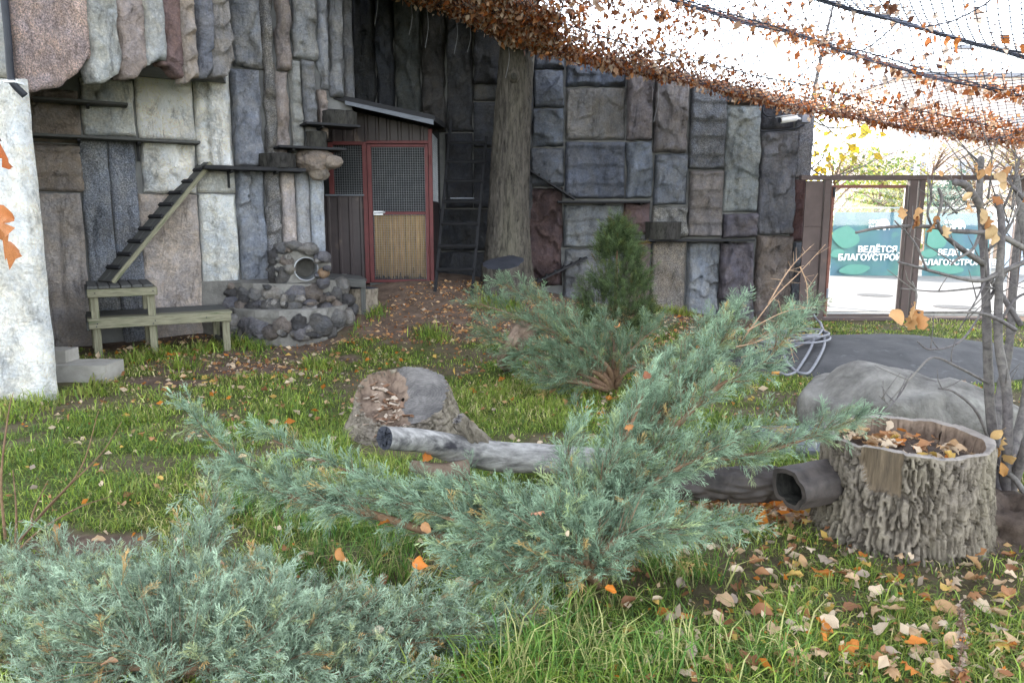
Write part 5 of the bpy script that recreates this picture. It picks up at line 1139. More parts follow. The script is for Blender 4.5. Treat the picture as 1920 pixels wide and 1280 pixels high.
def ribbon_net(lines, r, name, parent, mat):
    """list of polylines -> 3-sided thin tubes in one part"""
    Vs = []; Fs = []; off = 0
    for C in lines:
        m = len(C); t = np.gradient(C, axis=0); t /= np.linalg.norm(t, axis=1)[:, None]+1e-9
        a = np.cross(t, [.13, .2, .97]); a /= np.linalg.norm(a, axis=1)[:, None]+1e-9; b = np.cross(t, a)
        R3 = [C+r*(a*math.cos(q)+b*math.sin(q)) for q in (0, 2.094, 4.189)]; Vs.append(np.stack(R3, 1).reshape(-1, 3))
        i = np.arange(m-1)*3+off
        for k in range(3): Fs.append(np.stack([i+k, i+(k+1) % 3, i+3+(k+1) % 3, i+3+k], 1))
        off += 3*m
    V = np.vstack(Vs); c = WL[parent.name]; return link(name, mesh_np(name, V-c, np.vstack(Fs), False), M[mat], parent, c)
lines = []; X0, X1, TM = -3.2, 12.0, 12.6
for sgn in (-1, 1):
    for q in np.arange(X0-TM, X1+TM, .115):
        t = np.linspace(0, TM, 48); x = q+sgn*t*.8; ok = (x > X0) & (x < X1)
        if ok.sum() > 3: lines.append(net_pt(x[ok], t[ok]))
ribbon_net(lines, .0058, 'net_cords', net, 'net_wire')
lines = []                                                  # upright net between gate beam and roof net
xa, xb = gx(1512, 338), 10.5
for sgn in (-1, 1):
    for q in np.arange(xa-2, xb+2, .075):
        zq = np.linspace(0, 1, 12); x = q+sgn*zq*1.2; z0_ = zt_+.07; z1_ = np.interp(x, EP[:, 0], EP[:, 2]); ok = (x > xa) & (x < xb)
        if ok.sum() > 2: lines.append(np.stack([x, np.full(12, 11.4)-.1*zq, z0_+(z1_-z0_)*zq], 1)[ok])
ribbon_net(lines, .0026, 'upright_net_cords', net, 'net_wire')
for k, (tc_, r_, mt) in enumerate(((0.0, .016, 'rust_metal'), (1.65, .024, 'rust_metal'), (2.95, .022, 'net_wire'), (4.5, .02, 'net_wire'), (.75, .008, 'net_wire'), (2.25, .008, 'net_wire'))):
    x = np.linspace(X0, X1, 80); C = net_pt(x, np.full(80, tc_)); mb = MB(); mb.tube(C, r_, 8); mb.build('cable', M[mt], net, True)
for q in np.linspace(.5, 10, 4):
    t = np.linspace(0, 12.4, 60); C = net_pt(np.full(60, q)+t*.12, t); mb = MB(); mb.tube(C-UP*.012, .008, 6); mb.build('cross_rope', M['net_wire'], net, True)
# the pole that carries the far side of the net, outside the picture
for q in (-3.2, 12.0):
    e = net_pt(np.array([q]), np.array([12.4]))[0]
    if q > 0: mb = MB(); mb.tube([(e[0], e[1], -.1), e+UP*.1], .05, 10); mb.build('support_pole', M['gate_metal'], net, True)
# leaves caught in the net
OR = [L3(186, 112, 56), L3(160, 96, 58), L3(190, 138, 96), L3(132, 84, 58), L3(204, 168, 138), L3(216, 194, 174), L3(104, 68, 50), L3(186, 150, 124), L3(150, 116, 96), L3(196, 176, 160)]
def net_leaves(n, tf, xf, size, hang=.6, spread=.04, cols=OR):
    x = xf(n); t = np.clip(tf(n), 0, 12); C = net_pt(x, t)+rng.normal(size=(n, 3))*np.array([.02, .02, spread])+[0, 0, .05]; d = rng.normal(size=(n, 3)); d[:, 2] -= hang*2.2
    return leaf_cloud(C, d, size, cols)
U = lambda a, b: (lambda n: rng.uniform(a, b, n))
parts = [net_leaves(8500, lambda n: np.abs(rng.normal(0, .10, n)), lambda n: rng.uniform(-2.2, 9, n), .05, .5, .05),
         net_leaves(5000, lambda n: np.abs(rng.normal(.0, .55, n)), lambda n: rng.uniform(-2.2, 2.2, n), .055, .3, .04), net_leaves(9000, lambda n: .45+rng.normal(0, .20, n), lambda n: rng.uniform(-2.2, 9, n), .045, .4, .03)]
x = rng.uniform(-2.2, 9.5, 15000); t = rng.uniform(0, 4.4, 15000); dn = 1.25*fbm(np.stack([x*.9, t*3.0, x*0], 1), 91, 4)
low = np.minimum.reduce([np.abs(t-.8), np.abs(t-1.5), np.abs(t-2.6)])
keep = (dn+.5*np.exp(-(low/.22)**2)-.08*t*1.2) > .17; C = net_pt(x[keep], t[keep]); C[:, 2] += rng.normal(size=len(C))*.03; d = rng.normal(size=(len(C), 3)); d[:, 2] -= .8; parts.append(leaf_cloud(C, d, .07, OR))
parts.append(net_leaves(900, U(.3, 3), U(-1, 9), .085, .8, .04)); parts.append(net_leaves(520, U(1.5, 6), U(0, 9), .085, 1.0, .04, OR[3:6]+[OR[0]])); parts.append(net_leaves(300, U(2.5, 9), U(-2, 8), .07, .8, .04))
parts.append(net_leaves(3200, U(.05, 1.2), U(-1.6, .9), .06, .3, .05)); parts.append(net_leaves(2600, U(.0, .9), U(-.35, .55), .065, .3, .05))
for k in range(12):          # clumps
    cx, ct = rng.uniform(-1, 8), rng.uniform(.2, 2.6); parts.append(net_leaves(240, lambda n: ct+rng.normal(0, .12, n), lambda n: cx+rng.normal(0, .3, n), .05, .4, .05, OR[:4]))
Vs, Fs, Cs, off = [], [], [], 0
for v_, f_, c_ in parts: Vs.append(v_); Fs.append(f_+off); Cs.append(c_); off += len(v_)
tag(link('net_leaves', mesh_np('net_leaves', np.vstack(Vs), np.vstack(Fs), False, np.vstack(Cs)), M['leafattr']), 'orange and tan dead leaves caught all over the net roof', 'leaves', kind='stuff')
mb = MB()                    # threads hanging from the net edge
for px_, py_, L in ((705, -20, .5), (770, 5, .45), (800, 15, .55), (855, 40, .5), (880, 45, .4), (952, 75, .5), (1236, 150, .6), (1268, 158, .3)):
    x = at(px_, py_, 10.75)[0]; e = net_pt(np.array([x]), np.array([.02]))[0]; mb.tube(spline([e, e+np.array([.02, 0, -L*.5]), e+np.array([-.03, .02, -L])], 10), .0035, 4)
mb.build('loose_threads', M['hose'], net)
# ------------------------------------------------------------------ dry leaf meshes (shared)
def leaf_mesh(seed, lobed=False, nl=7, nw=4):
    rs = np.random.default_rng(seed); s = np.linspace(0, 1, nl); half = np.sin(np.pi*np.clip(s*.93+.04, 0, 1))**.75*.36*(1-.25*s)
    if lobed: half = half*(1+.32*np.sin(s*19+seed))
    curl = rs.uniform(.4, 1.5)*rs.choice([-1, 1]); bend = rs.uniform(-.8, .8); tw = rs.uniform(-.6, .6); V = []
    for i in range(nl):
        for j in range(nw+1):
            q = (j/nw-.5)*2; x = s[i]-.5; y = half[i]*q; z = curl*.5*y*y*3+bend*.45*(x*x)+.05*rs.normal()*(.3+abs(q)) - .02*(abs(q) < .1)
            c_, s_ = math.cos(tw*x), math.sin(tw*x); V.append((x, y*c_-z*s_, y*s_+z*c_))
    F = [(i*(nw+1)+j, i*(nw+1)+j+1, (i+1)*(nw+1)+j+1, (i+1)*(nw+1)+j) for i in range(nl-1) for j in range(nw)]
    n = len(V); V += [(-.48, -.008, .0), (-.48, .008, 0), (-.85, .006, .06), (-.85, -.006, .06)]; F.append((n, n+1, n+2, n+3))
    return mesh_np('leaf', np.array(V), F, True)
LM = [leaf_mesh(i, i % 3 == 2) for i in range(10)]
for me in LM: me.materials.append(M['leafobj'])
LC = [(200, 168, 132), (186, 148, 106), (214, 190, 160), (170, 122, 82), (200, 124, 52), (150, 104, 72), (214, 192, 164), (206, 170, 92), (168, 150, 132)]
def cname(c):
    return {0: 'tan', 1: 'light brown', 2: 'pale', 3: 'brown', 4: 'orange', 5: 'dark brown', 6: 'whitish', 7: 'yellowish', 8: 'greyish'}.get(LC.index(c) if c in LC else -1, 'dry')
def zone(x, y):
    if x > 1.35 and y > 2.6: return 'beside the hollow stump'
    if x > .9: return 'in the lower right grass'
    if x > .1: return 'in the grass at the bottom centre' if y < 3 else 'behind the centre juniper'
    if x < -1.3: return 'on the left lawn'
    return 'between the two foreground junipers' if y < 3.2 else 'near the rotten stump'
def leaf(name, p, size, parent=None, col=None, rot=None, mesh=None):
    me = mesh or random.choice(LM); o = bpy.data.objects.new(name, me); COL.objects.link(o); WL[o.name] = np.array(p, float)
    if parent is not None: o.parent = parent; o.location = np.array(p, float)-WL[parent.name]
    else: o.location = p
    e = rot or (random.gauss(0, .35), random.gauss(0, .35), random.uniform(0, 6.28)); o.rotation_euler = e; o.scale = (size,)*3
    c = col or random.choice(LC+LC[:4]+LC[5:7]); f = random.uniform(.8, 1.1); o.color = lin(*c, f); 
    if parent is None: o['label'] = cname(c)
    return o

# ------------------------------------------------------------------ bare shrub on the right
sh = empty('bare_shrub', on_ground(1880, 915), 'leafless grey-stemmed shrub with a few curled brown leaves at the right edge', 'shrub')
Z7 = lambda zx, zy: (1440+zx*.3438, 180+zy*.3438)
stems = [  # (points in picture px + depth, start radius px, end radius px)
 ([(1872, 925, 3.66), (1868, 860, 3.7), (1856, 760, 3.7), (1851, 640, 3.7), (1847, 520, 3.7), (1841, 420, 3.7), (1836, 370, 3.7), (1840, 296, 3.72)], 24, 6),
 ([(1884, 925, 3.66), (1888, 850, 3.62), (1888, 740, 3.6), (1872, 640, 3.62), (1873, 540, 3.6), (1878, 420, 3.6), (1866, 365, 3.6)], 22, 6),
 ([(1890, 915, 3.66), (1902, 840, 3.8), (1925, 740, 3.85), (1935, 600, 3.9), (1925, 470, 3.9), (1905, 330, 3.95)], 22, 7),
 ([(1895, 920, 3.66), (1925, 830, 3.55), (1965, 700, 3.5), (1980, 520, 3.5)], 20, 8),
 ([(1878, 900, 3.7), (1870, 780, 3.95), (1893, 640, 4.0), (1902, 500, 4.0), (1916, 380, 4.0)], 14, 5),
 ([Z7(1190, 720)+(3.65,), Z7(1150, 590)+(3.62,), Z7(1080, 490)+(3.58,), Z7(1020, 470)+(3.55,)], 8, 7),
 ([Z7(480, 745)+(3.45,), Z7(600, 720)+(3.48,), Z7(760, 710)+(3.5,), Z7(900, 715)+(3.52,), Z7(1000, 735)+(3.55,), Z7(1130, 742)+(3.6,), Z7(1250, 755)+(3.6,), Z7(1396, 830)+(3.6,)], 3, 7),
 ([Z7(710, 905)+(3.4,), Z7(860, 945)+(3.45,), Z7(1010, 985)+(3.5,), Z7(1150, 1008)+(3.55,), Z7(1250, 970)+(3.6,), Z7(1400, 905)+(3.6,)], 2.5, 6),
 ([Z7(725, 1050)+(3.4,), Z7(930, 1065)+(3.45,), Z7(1160, 1045)+(3.6,), Z7(1240, 1050)+(3.65,)], 1.5, 3),
 ([Z7(820, 1180)+(3.3,), Z7(1000, 1180)+(3.4,), Z7(1150, 1182)+(3.45,), Z7(1260, 1220)+(3.5,), Z7(1350, 1275)+(3.55,)], 2.5, 5),
 ([Z7(925, 680)+(3.45,), Z7(950, 745)+(3.5,), Z7(1050, 830)+(3.58,), Z7(1175, 915)+(3.68,)], 3, 7),
 ([Z7(1165, 720)+(3.66,), Z7(1120, 830)+(3.55,), Z7(1030, 890)+(3.5,), Z7(1000, 920)+(3.48,)], 4, 2),
 ([Z7(865, 945)+(3.44,), Z7(800, 800)+(3.42,), Z7(690, 680)+(3.4,)], 2.5, 1.5),
 ([Z7(1215, 1000)+(3.66,), Z7(1290, 1110)+(3.66,), Z7(1380, 1250)+(3.66,)], 5, 6),
 ([Z7(880, 455)+(3.5,), Z7(890, 560)+(3.5,), Z7(870, 640)+(3.5,), Z7(895, 715)+(3.52,)], 2.5, 2.5),
 ([Z7(930, 500)+(3.5,), Z7(948, 570)+(3.5,), Z7(925, 660)+(3.5,), Z7(900, 715)+(3.52,)], 3, 3),
 ([Z7(1200, 560)+(3.65,), Z7(1215, 430)+(3.62,), Z7(1225, 290)+(3.6,)], 2.5, 1.2), ([Z7(1270, 640)+(3.62,), Z7(1330, 500)+(3.6,), Z7(1372, 330)+(3.6,)], 3, 1.2),
 ([Z7(1160, 400)+(3.7,), Z7(1090, 390)+(3.65,), Z7(1035, 340)+(3.62,)], 2.2, 1.2), ([Z7(1150, 470)+(3.7,), Z7(1135, 390)+(3.68,), Z7(1165, 330)+(3.68,)], 3, 5),
 ([Z7(1330, 620)+(3.9,), Z7(1345, 480)+(3.9,), Z7(1352, 290)+(3.9,)], 2.4, 1), ([Z7(1396, 560)+(3.6,), Z7(1340, 500)+(3.6,), Z7(1300, 430)+(3.6,)], 5, 2),
 ([Z7(1030, 640)+(3.58,), Z7(980, 600)+(3.55,), Z7(950, 655)+(3.53,)], 2, 1.3), ([Z7(1160, 600)+(3.66,), Z7(1080, 610)+(3.6,), Z7(980, 650)+(3.56,)], 2.5, 1.5),
 ([Z7(1190, 1000)+(3.64,), Z7(1130, 1120)+(3.5,), Z7(1040, 1275)+(3.45,)], 2.5, 1), ([Z7(800, 1160)+(3.3,), Z7(810, 1080)+(3.32,), Z7(785, 1010)+(3.33,)], 2.5, 1.5),
 ([Z7(1280, 760)+(3.62,), Z7(1310, 700)+(3.6,), Z7(1375, 480)+(3.58,)], 2, 1), ([(1845, 580, 3.7), (1800, 640, 3.55), (1745, 655, 3.45), (1720, 640, 3.4)], 3, 1.5),
 ([(1856, 720, 3.7), (1800, 690, 3.55), (1750, 670, 3.5), (1715, 700, 3.45), (1668, 752, 3.4)], 3.5, 1.5), ([(1710, 700, 3.45), (1690, 735, 3.42), (1672, 758, 3.38), (1640, 790, 3.36)], 2, 1.2), ([(1665, 757, 3.42), (1648, 742, 3.42)], 1.5, 1),
 ([(1856, 830, 3.7), (1830, 770, 3.6), (1790, 735, 3.55), (1760, 728, 3.5)], 4, 2), ([(1925, 930, 3.5), (1900, 895, 3.58), (1875, 880, 3.66)], 6, 7),
 ([(1855, 560, 3.7), (1890, 505, 3.72), (1925, 490, 3.75)], 4, 4), ([(1852, 470, 3.7), (1890, 430, 3.75), (1925, 350, 3.8)], 3.5, 2), ([(1870, 610, 3.62), (1905, 560, 3.62), (1940, 545, 3.62)], 3, 2.5)]
for pts, r0, r1 in stems:
    C = spline([at(*p) for p in pts], 10*len(pts)); dp = np.mean([p[2] for p in pts])/FPX; m = len(C)
    rr = np.linspace(min(r0, 12.5), r1, m)*dp*.85*(1+.1*fbm(C*25, 3, 2)); nodes = np.zeros(m)
    nodes[::13] = .12; mb = MB(); mb.tube(C, list(rr*(1+nodes)), 9 if r0 > 5 else 6)
    for k in range(5 if r0 > 10 else 2):
        i = random.randrange(m//3, m-1); e = C[i]; L = random.uniform(.06, .22); dv = np.array([random.uniform(-1, 1), random.uniform(-.5, .3), random.uniform(.1, 1.2)]); dv /= np.linalg.norm(dv)
        mb.tube(spline([e, e+dv*L*.5+np.array([0, 0, .01]), e+dv*L+np.array([random.uniform(-.02, .02), 0, .03])], 7), list(np.linspace(.0035, .0013, 7)), 5)
    mb.build('stem', M['bark_twig'], sh, True)
lfs = [(720, 640, .06), (805, 660, .085), (790, 690, .06), (880, 710, .075), (955, 740, .06), (1150, 660, .075), (1175, 690, .07), (1195, 745, .085), (1215, 780, .06), (1190, 400, .07), (1205, 380, .06), (1255, 450, .075), (1270, 490, .05), (1295, 425, .07), (1130, 400, .06), (1145, 430, .05), (1390, 540, .07), (1395, 420, .05), (690, 1200, .09), (780, 1180, .1), (815, 1215, .1), (770, 1235, .08), (1240, 570, .055), (1090, 600, .06), (1075, 550, .05), (910, 680, .05), (930, 425, .03)]
for zx, zy, s in lfs:
    p = at(*Z7(zx, zy), 3.5 if zy < 1100 else 3.3); leaf('leaf', p-np.array([0, .02, 0]), s, sh, random.choice([(196, 152, 104), (176, 126, 78), (212, 180, 136), (150, 100, 62)]), (random.uniform(.6, 1.4), random.uniform(.5, 1.5), random.uniform(0, 6.28)))
for px_, py_, s in ((1875, 835, .09), (1862, 850, .08), (1890, 860, .09), (1880, 880, .07), (1868, 815, .07)):
    leaf('leaf', at(px_, py_, 3.5), s, sh, random.choice([(206, 170, 116), (190, 140, 80)]), (random.uniform(.6, 1.4), random.uniform(.5, 1.5), random.uniform(0, 6.28)))
# twig with orange leaves reaching in at the left edge
tg = empty('hanging_twig', at(-60, 380, 1.6), 'thin twig with curled orange leaves hanging in at the left picture edge', 'twig')
mb = MB(); mb.tube(spline([at(-60, 60, 1.6), at(-25, 220, 1.6), at(-18, 400, 1.6), at(-30, 520, 1.6)], 20), .003, 5); mb.tube(spline([at(-18, 400, 1.6), at(0, 420, 1.6), at(8, 430, 1.6)], 8), .0015, 4); mb.tube(spline([at(-22, 240, 1.6), at(-5, 255, 1.6), at(2, 265, 1.6)], 8), .0015, 4); mb.build('stem', M['bark_brown'], tg, True)
leaf('leaf', at(15, 450, 1.6), .15, tg, (205, 134, 84), (1.2, .5, 2.0), LM[2]); leaf('leaf', at(4, 275, 1.6), .1, tg, (198, 112, 62), (1.3, 1.0, 1.6), LM[5]); leaf('leaf', at(-2, 402, 1.6), .06, tg, (205, 134, 84), (1.4, .4, .8), LM[1])
# dry bare stems at the left and dead flower stalk at the right bottom
tb_ = empty('dry_twigs', on_ground(20, 1030), 'thin bare brown twigs sprouting from the lawn at the left edge', 'twigs')
for pts in ([(25, 1030), (60, 985), (130, 910), (190, 850), (228, 790)], [(20, 1035), (80, 960), (150, 880), (185, 770)], [(10, 1010), (2, 900), (15, 780), (25, 735)], [(35, 1030), (80, 990), (150, 950), (210, 930)], [(30, 1020), (30, 950), (24, 880)], [(60, 985), (62, 960), (90, 900)]):
    Y0 = on_ground(25, 1032)[1]; mb = MB(); mb.tube(spline([at(x, y, Y0+.02*i) for i, (x, y) in enumerate(pts)], 24), list(np.linspace(.007, .0015, 24)), 6); mb.build('stem', M['bark_brown'], tb_, True)
p0 = on_ground(1795, 1290); ds = empty('dead_flower_stalk', p0, 'dead brown flower stalk standing in the grass at the lower right', 'stalk')
mb = MB(); C = spline([p0, at(1800, 1240, p0[1]), at(1806, 1180, p0[1]), at(1800, 1135, p0[1])], 40); mb.tube(C, .003, 5); mb.build('stem', M['bark_brown'], ds)
V, F, cc = leaf_cloud(C[rng.integers(4, 40, 260)]+rng.normal(size=(260, 3))*.005, None, .014, [L3(150, 130, 118), L3(120, 98, 84), L3(178, 160, 146)]); link('seed_heads', mesh_np('seed_heads', V-p0, F, False, cc), M['foliage'], ds, p0)

# ------------------------------------------------------------------ junipers
def spray_template(seed, fl=.55):
    rs = np.random.default_rng(seed); tri = []; tipf = []
    def blade(p, d, L, w, tf):
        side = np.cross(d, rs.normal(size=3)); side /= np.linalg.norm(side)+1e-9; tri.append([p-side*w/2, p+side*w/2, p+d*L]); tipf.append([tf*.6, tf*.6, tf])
    x = np.array([1., 0, 0]); blade(np.zeros(3), x, 1.0, .022, .8); ns = 15
    for i in range(ns):
        s = .06+.9*i/ns; az = (i % 2)*np.pi+rs.normal()*fl; an = .62+.15*rs.normal(); L = (.50*(1-s)**.8+.13)*rs.uniform(.7, 1.2)
        lat = np.array([0, math.cos(az), math.sin(az)]); d = x*math.cos(an)+lat*math.sin(an); p = x*s; blade(p, d, L, .019, s)
        for k in range(5):
            q = .2+.75*k/5; d2 = d+rs.normal(size=3)*.42+x*.25; d2 /= np.linalg.norm(d2); blade(p+d*L*q, d2, .12*rs.uniform(.7, 1.3), .021, .4+.6*s)
    return np.array(tri), np.array(tipf)
ST = [spray_template(i) for i in range(8)]
def sprays_mesh(P, D, Sz, base, tip, vary=.18):
    n = len(P); Vs, Cs = [], []; D = D/np.linalg.norm(D, axis=1)[:, None]; b = rng.normal(size=(n, 3)); b -= D*(D*b).sum(1)[:, None]; b /= np.linalg.norm(b, axis=1)[:, None]; c = np.cross(D, b)
    which = rng.integers(0, len(ST), n); hue = 1+vary*rng.normal(size=(n, 1, 1, 1)); warm = rng.random((n, 1, 1, 1))
    for k, (T, tf) in enumerate(ST):
        m = which == k
        if not m.any(): continue
        Rm = np.stack([D[m], b[m], c[m]], 1)           # rows
        V = np.einsum('tvi,nij->ntvj', T, Rm)*Sz[m][:, None, None, None]+P[m][:, None, None, :]
        droop = -.10*np.einsum('tv,n->ntv', T[:, :, 0]**2, Sz[m]); V[..., 2] += droop
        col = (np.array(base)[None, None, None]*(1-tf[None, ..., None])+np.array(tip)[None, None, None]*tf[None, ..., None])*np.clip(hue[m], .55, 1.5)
        col = col*np.where(warm[m] > .975, np.array([1.7, .85, .5]), np.where(warm[m] > .86, np.array([1.25, 1.08, .8]), np.array([1., 1, 1]))); Vs.append(V.reshape(-1, 3)); Cs.append(col.reshape(-1, 3))
    V = np.vstack(Vs); return V, np.arange(len(V)).reshape(-1, 3), np.vstack(Cs)
def juniper(name, base, limbs, label, base_c, tip_c, sub_len=.22, sub_step=.028, size=.085, per=7, start=.15, r0=.022, seed=0, up=.25, cat='juniper', wild=0.15):
    rs = np.random.default_rng(seed); root = empty(name, base, label, cat); P, D, S_ = [], [], []; mbt = MB()
    for limb in limbs:
        wk = 1.0
        if isinstance(limb, tuple): wk, limb = limb
        C = spline(limb, 60); L = np.linalg.norm(np.diff(C, axis=0), axis=1).sum(); mb = MB(); mb.tube(C[:58], list(np.linspace(r0, .003, 58)), 7); mb.build('branch', M['bark_brown'], root, True)
        ns = int(L*(1-start)/sub_step)
        for k in range(ns):
            s = start+(1-start)*(k+rs.random())/ns; i = min(int(s*59), 58); t = C[i+1]-C[i]; t /= np.linalg.norm(t)+1e-9
            side = rs.normal(size=3); side -= t*np.dot(side, t); side /= np.linalg.norm(side); an = rs.uniform(.35, .95); d = t*math.cos(an)+side*math.sin(an)+UP*up*rs.random(); d /= np.linalg.norm(d)
            l = wk*sub_len*(1.05-.75*s**1.5)*rs.uniform(.5, 1.15); a = C[i]; e = a+d*l+UP*.02
            if l > .06: mbt.tube([a, (a+e)/2+UP*.005, e], [.0032, .0022, .001], 3, False)
            m = max(2, int(per*l/sub_len+1))
            for j in range(m):
                f = (j+1)/m; q = a+(e-a)*f; dd = d*(.8-.35*wild)+rs.normal(size=3)*(.38+.3*wild)+t*.25*(1-wild)+UP*(.12+.5*wild); P.append(q-dd*.02); D.append(dd); S_.append(size*rs.uniform(.5, 1.4))
        P.append(C[-3]); D.append(C[-1]-C[-4]); S_.append(size*1.9); P.append(C[-8]); D.append(C[-5]-C[-9]); S_.append(size*1.6)
    P, D, S_ = np.array(P), np.array(D), np.array(S_)
    g = gz(P[:, 0], P[:, 1])+.015; P[:, 2] = np.maximum(P[:, 2], g)
    V, F, c = sprays_mesh(P, D, S_, base_c, tip_c); V[:, 2] = np.maximum(V[:, 2], -.02)
    if len(mbt.v): mbt.build('twigs', M['bark_brown'], root)
    link('foliage', mesh_np('foliage', V-np.array(base), F, False, c), M['needles'], root, base); return root
BC, TC = np.array(L3(40, 63, 46)), np.array(L3(180, 206, 174))  # young tips are paler; bases darkened further in colour for shadow contrast
A = lambda *q: [at(*p) for p in q]
b0 = on_ground(1120, 1100)
nt_ = juniper('spreading_juniper', b0, [
    (.75, [b0]+A((1130, 1000, 3.0), (1180, 850, 3.15), (1265, 740, 3.35), (1400, 645, 3.6), (1535, 570, 3.8))),
    (.75, [b0]+A((1150, 960, 3.05), (1220, 820, 3.25), (1290, 720, 3.4), (1345, 650, 3.5), (1388, 575, 3.6))),
    (.7, [b0]+A((1130, 980, 3.1), (1170, 840, 3.3), (1230, 730, 3.5), (1290, 660, 3.7), (1330, 605, 3.8))),
    (.7, [b0]+A((1150, 940, 3.0), (1240, 830, 3.1), (1340, 730, 3.2), (1430, 680, 3.3), (1500, 600, 3.4))),
    (.7, [b0]+A((1160, 960, 2.95), (1270, 875, 3.1), (1420, 850, 3.2), (1530, 815, 3.25), (1612, 783, 3.3))),
    (.7, [b0]+A((1150, 980, 2.9), (1230, 900, 3.0), (1330, 850, 3.05), (1440, 800, 3.15))),
    (.6, [b0]+A((1180, 1020, 2.8), (1280, 990, 2.85), (1390, 985, 2.9))),
    (.75, [b0]+A((1120, 940, 2.9), (1150, 860, 3.0), (1190, 780, 3.1), (1215, 715, 3.2))),
    (.5, [b0]+A((1090, 980, 2.85), (1070, 920, 2.85), (1060, 870, 2.9), (1085, 800, 3.0))),
    (.55, [b0]+A((1060, 1020, 2.8), (960, 965, 2.82), (820, 935, 2.88), (660, 885, 3.0), (480, 812, 3.1))),
    (.55, [b0]+A((1040, 1030, 2.78), (900, 985, 2.8), (740, 945, 2.85), (560, 915, 2.95), (430, 850, 3.05), (350, 765, 3.1))),
    (.6, [b0]+A((1040, 1030, 2.72), (940, 990, 2.72), (820, 965, 2.75), (690, 900, 2.88))),
    (.6, [b0]+A((1060, 1020, 2.72), (980, 960, 2.75), (900, 930, 2.78), (800, 915, 2.85))),
    [b0]+A((1080, 1040, 2.7), (1000, 1000, 2.65), (920, 1010, 2.62), (850, 1040, 2.6)),
    [b0]+A((1090, 1060, 2.65), (1040, 1040, 2.6), (970, 1080, 2.55), (880, 1090, 2.52)),
    [b0]+A((1100, 1060, 2.65), (1090, 1010, 2.65), (1040, 990, 2.66), (1080, 960, 2.7)),
    [b0]+A((1110, 1060, 2.66), (1160, 1010, 2.68), (1230, 1000, 2.7), (1300, 985, 2.75)),
    (.6, [b0]+A((720, 970, 2.82), (600, 945, 2.88), (500, 915, 2.95), (420, 880, 3.05)))],
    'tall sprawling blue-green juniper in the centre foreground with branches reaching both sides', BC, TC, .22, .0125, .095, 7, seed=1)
for pts in ([(1390, 640, 3.55), (1450, 560, 3.65), (1500, 510, 3.7), (1548, 458, 3.75)], [(1440, 570, 3.65), (1480, 505, 3.7), (1520, 462, 3.72)], [(1500, 500, 3.7), (1512, 530, 3.7), (1514, 570, 3.7)], [(1400, 620, 3.5), (1470, 585, 3.55), (1530, 575, 3.6)], [(1420, 640, 3.5), (1470, 630, 3.5), (1490, 680, 3.5)], [(1335, 690, 3.3), (1336, 730, 3.3), (1334, 775, 3.3)], [(1380, 650, 3.5), (1420, 640, 3.5), (1460, 610, 3.52)], [(1390, 670, 3.5), (1440, 655, 3.5), (1480, 650, 3.5)]):
    mb = MB(); C = spline([at(*p) for p in pts], 16); mb.tube(C, list(np.linspace(.0035, .0012, 16)), 5)
    for k in range(10): e = C[4+k]; mb.tube([e, e+rng.normal(size=3)*.03+np.array([.01, 0, .015])], [.0014, .0007], 3)
    mb.build('dead_twig', M.setdefault('deadtwig', M.get('deadtwig') or mat_simple('dead_twig', lin(150, 118, 92), lin(190, 160, 132), 20, bstr=0)), nt_)
b1 = on_ground(330, 1270)
targets = [((0, 1110, 2.55), (120, 1180, 2.4)), ((90, 1030, 2.75), (200, 1140, 2.5)), ((405, 915, 2.95), (380, 1060, 2.7)), ((520, 1070, 2.7), (430, 1150, 2.5)), ((250, 1075, 2.7), (300, 1160, 2.5)), ((650, 1140, 2.5), (500, 1180, 2.45)), ((905, 1190, 2.4), (640, 1220, 2.35)),
    ((860, 1140, 2.45), (700, 1180, 2.4)), ((700, 1260, 2.25), (540, 1260, 2.28)), ((-40, 1230, 2.3), (120, 1260, 2.3)), ((200, 1200, 2.4), (250, 1250, 2.35)), ((450, 1180, 2.4), (380, 1240, 2.35)), ((600, 1210, 2.35), (450, 1240, 2.32)), ((0, 1180, 2.4), (150, 1230, 2.35)), ((160, 1110, 2.6), (230, 1180, 2.45)),
    ((330, 1110, 2.6), (320, 1190, 2.45)), ((450, 1090, 2.65), (390, 1170, 2.5)), ((60, 1290, 2.2), (180, 1290, 2.25)), ((520, 1290, 2.2), (420, 1290, 2.25)), ((820, 1280, 2.22), (600, 1280, 2.24)), ((1000, 1150, 2.45), (800, 1210, 2.4)), ((20, 1050, 2.7), (130, 1120, 2.55)), ((580, 1120, 2.55), (470, 1190, 2.45)), ((300, 1290, 2.2), (310, 1300, 2.22))]
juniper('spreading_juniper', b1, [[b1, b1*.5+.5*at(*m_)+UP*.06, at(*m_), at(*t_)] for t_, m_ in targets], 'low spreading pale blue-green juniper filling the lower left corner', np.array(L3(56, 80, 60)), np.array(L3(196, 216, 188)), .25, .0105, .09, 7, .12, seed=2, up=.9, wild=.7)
b2 = on_ground(1150, 735)
